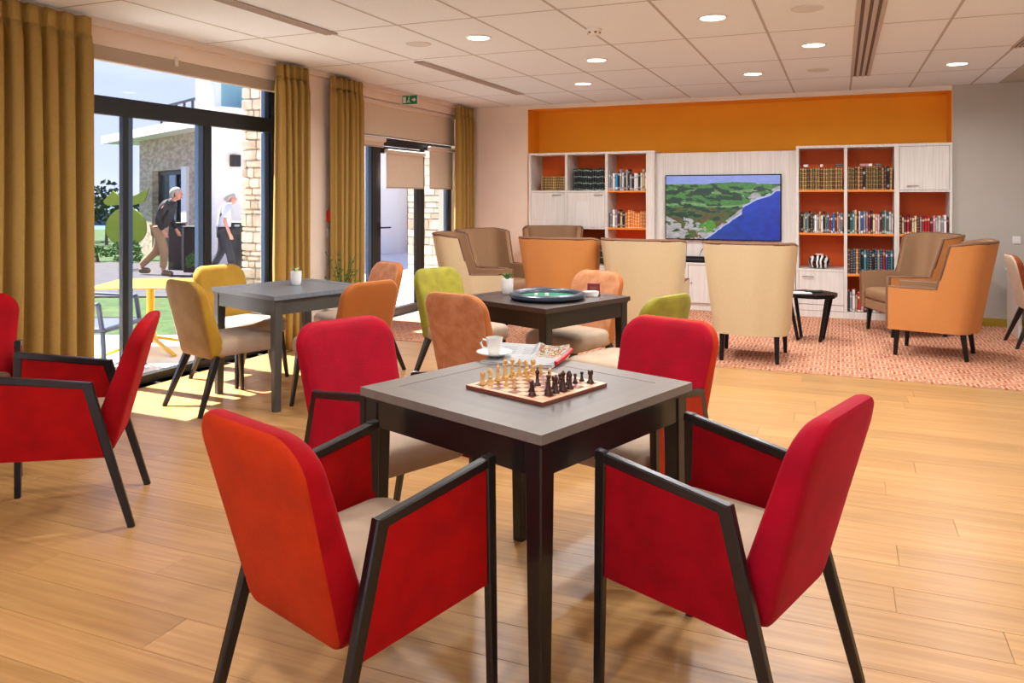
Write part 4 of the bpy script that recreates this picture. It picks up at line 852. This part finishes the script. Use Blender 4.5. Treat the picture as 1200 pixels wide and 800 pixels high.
# patio table, chair, lime sculpture
t = thing('patio_table', 'yellow metal patio table on the terrace outside the sliding door', 'table', (-5.82, 5.28, -.015), .5)
B().cbox(-.4, .4, -.4, .4, .605, .62, .004).obj('table_top', 'ytab', t); B().tube([(0, 0, .12), (0, 0, .605)], .035, 12).obj('column', 'ytab', t, smooth=1)
B().lathe([(.05, .08), (.06, .1), (.05, .16), (.036, .17)], 16).obj('hub', 'ytab', t, smooth=1)
for k in range(4): a = k*pi/2+pi/4; B().bar((.04*cos(a), .04*sin(a), .12), (.44*cos(a), .44*sin(a), .012), .045, .03, .035, .02, ref=(-sin(a), cos(a), 0)).obj('foot', 'ytab', t)
t = thing('garden_chair', 'slate blue garden chair on the terrace beside the yellow table', 'chair', (-5.56, 4.46, -.015), -1.2)
B().cbox(-.28, .28, -.25, .28, .36, .4, .01).obj('seat', 'bluechair', t)
for s in (-1, 1):
    B().bar((s*.27, .25, .36), (s*.3, .28, 0), .03, .03).obj('leg', 'bluechair', t); B().bar((s*.27, -.22, .6), (s*.3, -.3, 0), .03, .03).obj('leg', 'bluechair', t); B().bar((s*.28, -.22, .6), (s*.28, .22, .58), .05, .02).obj('armrest', 'bluechair', t); B().bar((s*.28, .22, .58), (s*.28, .25, .38), .03, .03).obj('arm_post', 'bluechair', t)
for k in range(5): B().bar((-.26, -.24-.02*k, .48+.07*k), (.26, -.24-.02*k, .48+.07*k), .03, .05, ref=(0, 1, 0)).obj('back_slat', 'bluechair', t)
X, Y = w2((148-612.6)/912*17.6, 17.6)
t = thing('garden_sculpture', 'lime green fruit shaped garden sculpture with two leaves on a post', 'sculpture', (X, Y, -.04), YAW)
B().prism([(.46*cos(a*pi/18)*(1-.06*sin(a*pi/18)), .74+.46*sin(a*pi/18)*.95) for a in range(36)], 'y', -.02, .02).obj('disc', 'lime', t)
for s in (-1, 1): B().prism([(s*.06, 1.24), (s*.2, 1.24), (s*.42, 1.32 if s > 0 else 1.22), (s*.52, 1.62 if s > 0 else 1.32), (s*.3, 1.5 if s > 0 else 1.56), (s*.12, 1.42)], 'y', -.02, .02).obj('leaf', 'lime', t)
B().tube([(0, 0, 1.15), (0, 0, 1.32)], .035, 8).obj('stalk', 'bush', t); B().tube([(0, .03, 0), (0, .03, .6)], .04, 8).obj('post', 'lime', t)

# =====================================================================  PEOPLE (seen through the glass)
def skin(name, V_, E_, m, parent, sub=2):
    me = bpy.data.meshes.new(name); keys = list(V_); me.from_pydata([V_[k][0] for k in keys], [(keys.index(a), keys.index(b)) for a, b in E_], [])
    o = bpy.data.objects.new(name, me); COL.objects.link(o); o.parent = parent; me.materials.append(M[m])
    sk = o.modifiers.new('skin', 'SKIN'); sk.use_smooth_shade = True
    lay = me.skin_vertices[0] if me.skin_vertices else None
    if lay is None:
        bm = bmesh.new(); bm.from_mesh(me); bm.verts.layers.skin.verify(); bm.to_mesh(me); bm.free(); lay = me.skin_vertices[0]
    for i, k in enumerate(keys):
        r = V_[k][1]; lay.data[i].radius = r if isinstance(r, tuple) else (r, r); lay.data[i].use_root = (i == 0)
    sb = o.modifiers.new('sub', 'SUBSURF'); sb.levels = sub; sb.render_levels = sub
    return o
def person(loc, heading, J, top, bottom, label, lean=0, sleeve='long'):
    # local: +x forward (walking direction), y left, z up
    t = thing('person', label, 'person', loc, heading); g = lambda k: Vector(J[k])
    V_ = {}; E_ = []
    V_['pel'] = (g('pel'), (.1, .09)); V_['belly'] = (g('pel').lerp(g('chest'), .5), (.07, .07)); V_['chest'] = (g('chest'), (.05, .05)); V_['neck0'] = (g('neck')-Vector((.005, 0, .03)), (.06, .06)); V_['neck'] = (g('neck'), (.05, .05))
    V_['jaw'] = (g('head')-Vector((-.02, 0, .06)), (.058, .062)); V_['head'] = (g('head')+Vector((0, 0, .02)), (.078, .092)); V_['crown'] = (g('head')+Vector((-.005, 0, .085)), (.055, .06))
    E_ += [('pel', 'belly'), ('belly', 'chest'), ('chest', 'neck0'), ('neck0', 'neck'), ('neck', 'jaw'), ('jaw', 'head'), ('head', 'crown')]
    V_['nose'] = (g('head')+Vector((.098, 0, -.012)), (.011, .011)); E_.append(('head', 'nose'))
    for s, n in ((1, 'L'), (-1, 'R')):
        V_[n+'ear'] = (g('head')+Vector((-.008, s*.09, -.005)), (.013, .018)); E_.append(('head', n+'ear'))
        for a, r in (('sh', .02), ('el', .035), ('wr', .03)): V_[n+a] = (g(n+a), r)
        V_[n+'hip'] = (g(n+'hip'), .088); V_[n+'kn'] = (g(n+'kn'), .06); V_[n+'an'] = (g(n+'an'), .04); V_[n+'toe'] = (g(n+'an')+Vector((.16, 0, -.05)), .032)
        E_ += [('chest', n+'sh'), (n+'sh', n+'el'), (n+'el', n+'wr'), ('pel', n+'hip'), (n+'hip', n+'kn'), (n+'kn', n+'an'), (n+'an', n+'toe')]
        d = (g(n+'wr')-g(n+'el')).normalized(); V_[n+'palm'] = (g(n+'wr')+d*.07, .03); E_.append((n+'wr', n+'palm')); side = Vector((1, 0, .2))
        for i in range(4):
            off = side*(.024-.016*i); a = V_[n+'palm'][0]+off+d*.035; bq = a+d*(.04-.005*abs(i-1))+Vector((.006, 0, 0)); V_[n+'f%da' % i] = (a, .009); V_[n+'f%db' % i] = (bq, .0075); E_ += [(n+'palm', n+'f%da' % i), (n+'f%da' % i, n+'f%db' % i)]
        V_[n+'th'] = (V_[n+'palm'][0]+side*.042+d*.01, .0095); E_.append((n+'palm', n+'th'))
    skin('body', V_, E_, 'skin', t, 2)
    J2 = {k: V_[k] for k in V_}; up = lambda k, e: (V_[k][0], tuple(x+e for x in V_[k][1]) if isinstance(V_[k][1], tuple) else V_[k][1]+e)
    hem = V_['pel'][0]+Vector((0, 0, -.02)); T = {'chest': up('chest', .12), 'belly': up('belly', .075), 'hem': (hem, (.165, .135)), 'neck0': up('neck0', .008)}; E2 = [('hem', 'belly'), ('belly', 'chest'), ('chest', 'neck0')]
    for n in 'LR':
        T[n+'sh'] = up(n+'sh', .08); mid = 'el'; T[n+'el'] = up(n+'el', .03) if sleeve == 'long' else (V_[n+'sh'][0].lerp(V_[n+'el'][0], .8), .062); E2 += [('chest', n+'sh'), (n+'sh', n+'el')]
        if sleeve == 'long': T[n+'wr'] = (V_[n+'wr'][0], .042); E2.append((n+'el', n+'wr'))
    skin('jacket' if sleeve == 'long' else 'shirt', T, E2, top, t, 2)
    T = {'pel': up('pel', .02)}; E2 = []
    for n in 'LR':
        T[n+'hip'] = up(n+'hip', .018); T[n+'kn'] = up(n+'kn', .026); T[n+'an'] = (V_[n+'an'][0]+Vector((0, 0, .04)), .066); E2 += [('pel', n+'hip'), (n+'hip', n+'kn'), (n+'kn', n+'an')]
    skin('trousers', T, E2, bottom, t, 2)
    for n in 'LR': skin('shoe', {'a': (V_[n+'an'][0]+Vector((-.04, 0, -.03)), (.075, .07)), 'b': (V_[n+'toe'][0]+Vector((.03, 0, 0)), (.065, .055))}, [('a', 'b')], 'shoe', t, 2)
    h = g('head'); b = B(); rings = []
    for i in range(9):
        ph = pi*i/8*.98+.02; z = cos(ph); q = sin(ph)
        rings.append([(h.x-.025+.105*q*cos(a*pi/8)-.035*(1-z)*.5, h.y+.1*q*sin(a*pi/8), h.z+.045+.098*z*(1 if cos(a*pi/8) < .2 or z > 0 else .1)) for a in range(16)])
    b.loft(rings).obj('hair', 'grhair', t, smooth=2)
    for s in (-1, 1):
        B().lathe([(.001, -.006), (.006, -.004), (.008, 0), (.006, .004), (.001, .006)], 10, c=(h.x+.082, h.y+s*.03, h.z+.012)).obj('eye', 'ink', t)
    B().cbox(h.x+.07, h.x+.083, -.022, .022, h.z-.062, h.z-.055, .002).obj('mouth', 'board_d', t)
    return t
X, Y = w2((187-612.6)/912*14.0, 14.0)
man1 = dict(pel=(0, 0, .88), chest=(.16, 0, 1.24), neck=(.25, 0, 1.42), head=(.33, 0, 1.50), Lsh=(.17, .17, 1.33), Lel=(.1, .24, 1.05), Lwr=(.22, .22, .84), Rsh=(.17, -.17, 1.33), Rel=(.06, -.25, 1.06), Rwr=(.16, -.23, .84),
  Lhip=(0, .09, .85), Lkn=(-.08, .09, .47), Lan=(-.38, .08, .13), Rhip=(0, -.09, .85), Rkn=(.12, -.09, .47), Ran=(.1, -.09, .09))
man_a = person((X, Y, -.03), YAW+.05, man1, 'jacket', 'khaki', 'stooping grey haired person in black jacket and khaki trousers walking outside')
X, Y = w2((262-612.6)/912*13.9, 13.9)
man2 = dict(pel=(0, 0, .88), chest=(.03, 0, 1.22), neck=(.08, 0, 1.4), head=(.15, 0, 1.47), Lsh=(.04, .19, 1.33), Lel=(.05, .24, 1.06), Lwr=(.1, .22, .86), Rsh=(.04, -.19, 1.33), Rel=(.0, -.26, 1.06), Rwr=(.08, -.25, .84),
  Lhip=(0, .09, .85), Lkn=(-.02, .1, .47), Lan=(-.2, .1, .12), Rhip=(0, -.09, .85), Rkn=(.1, -.1, .47), Ran=(.16, -.1, .09))
man_b = person((X, Y, -.03), YAW+.45, man2, 'shirt', 'navy', 'grey haired person in white short sleeved shirt and dark trousers walking outside', sleeve='short')
man_a.scale = (.97, .97, .97); man_b.scale = (.93, .93, .93)
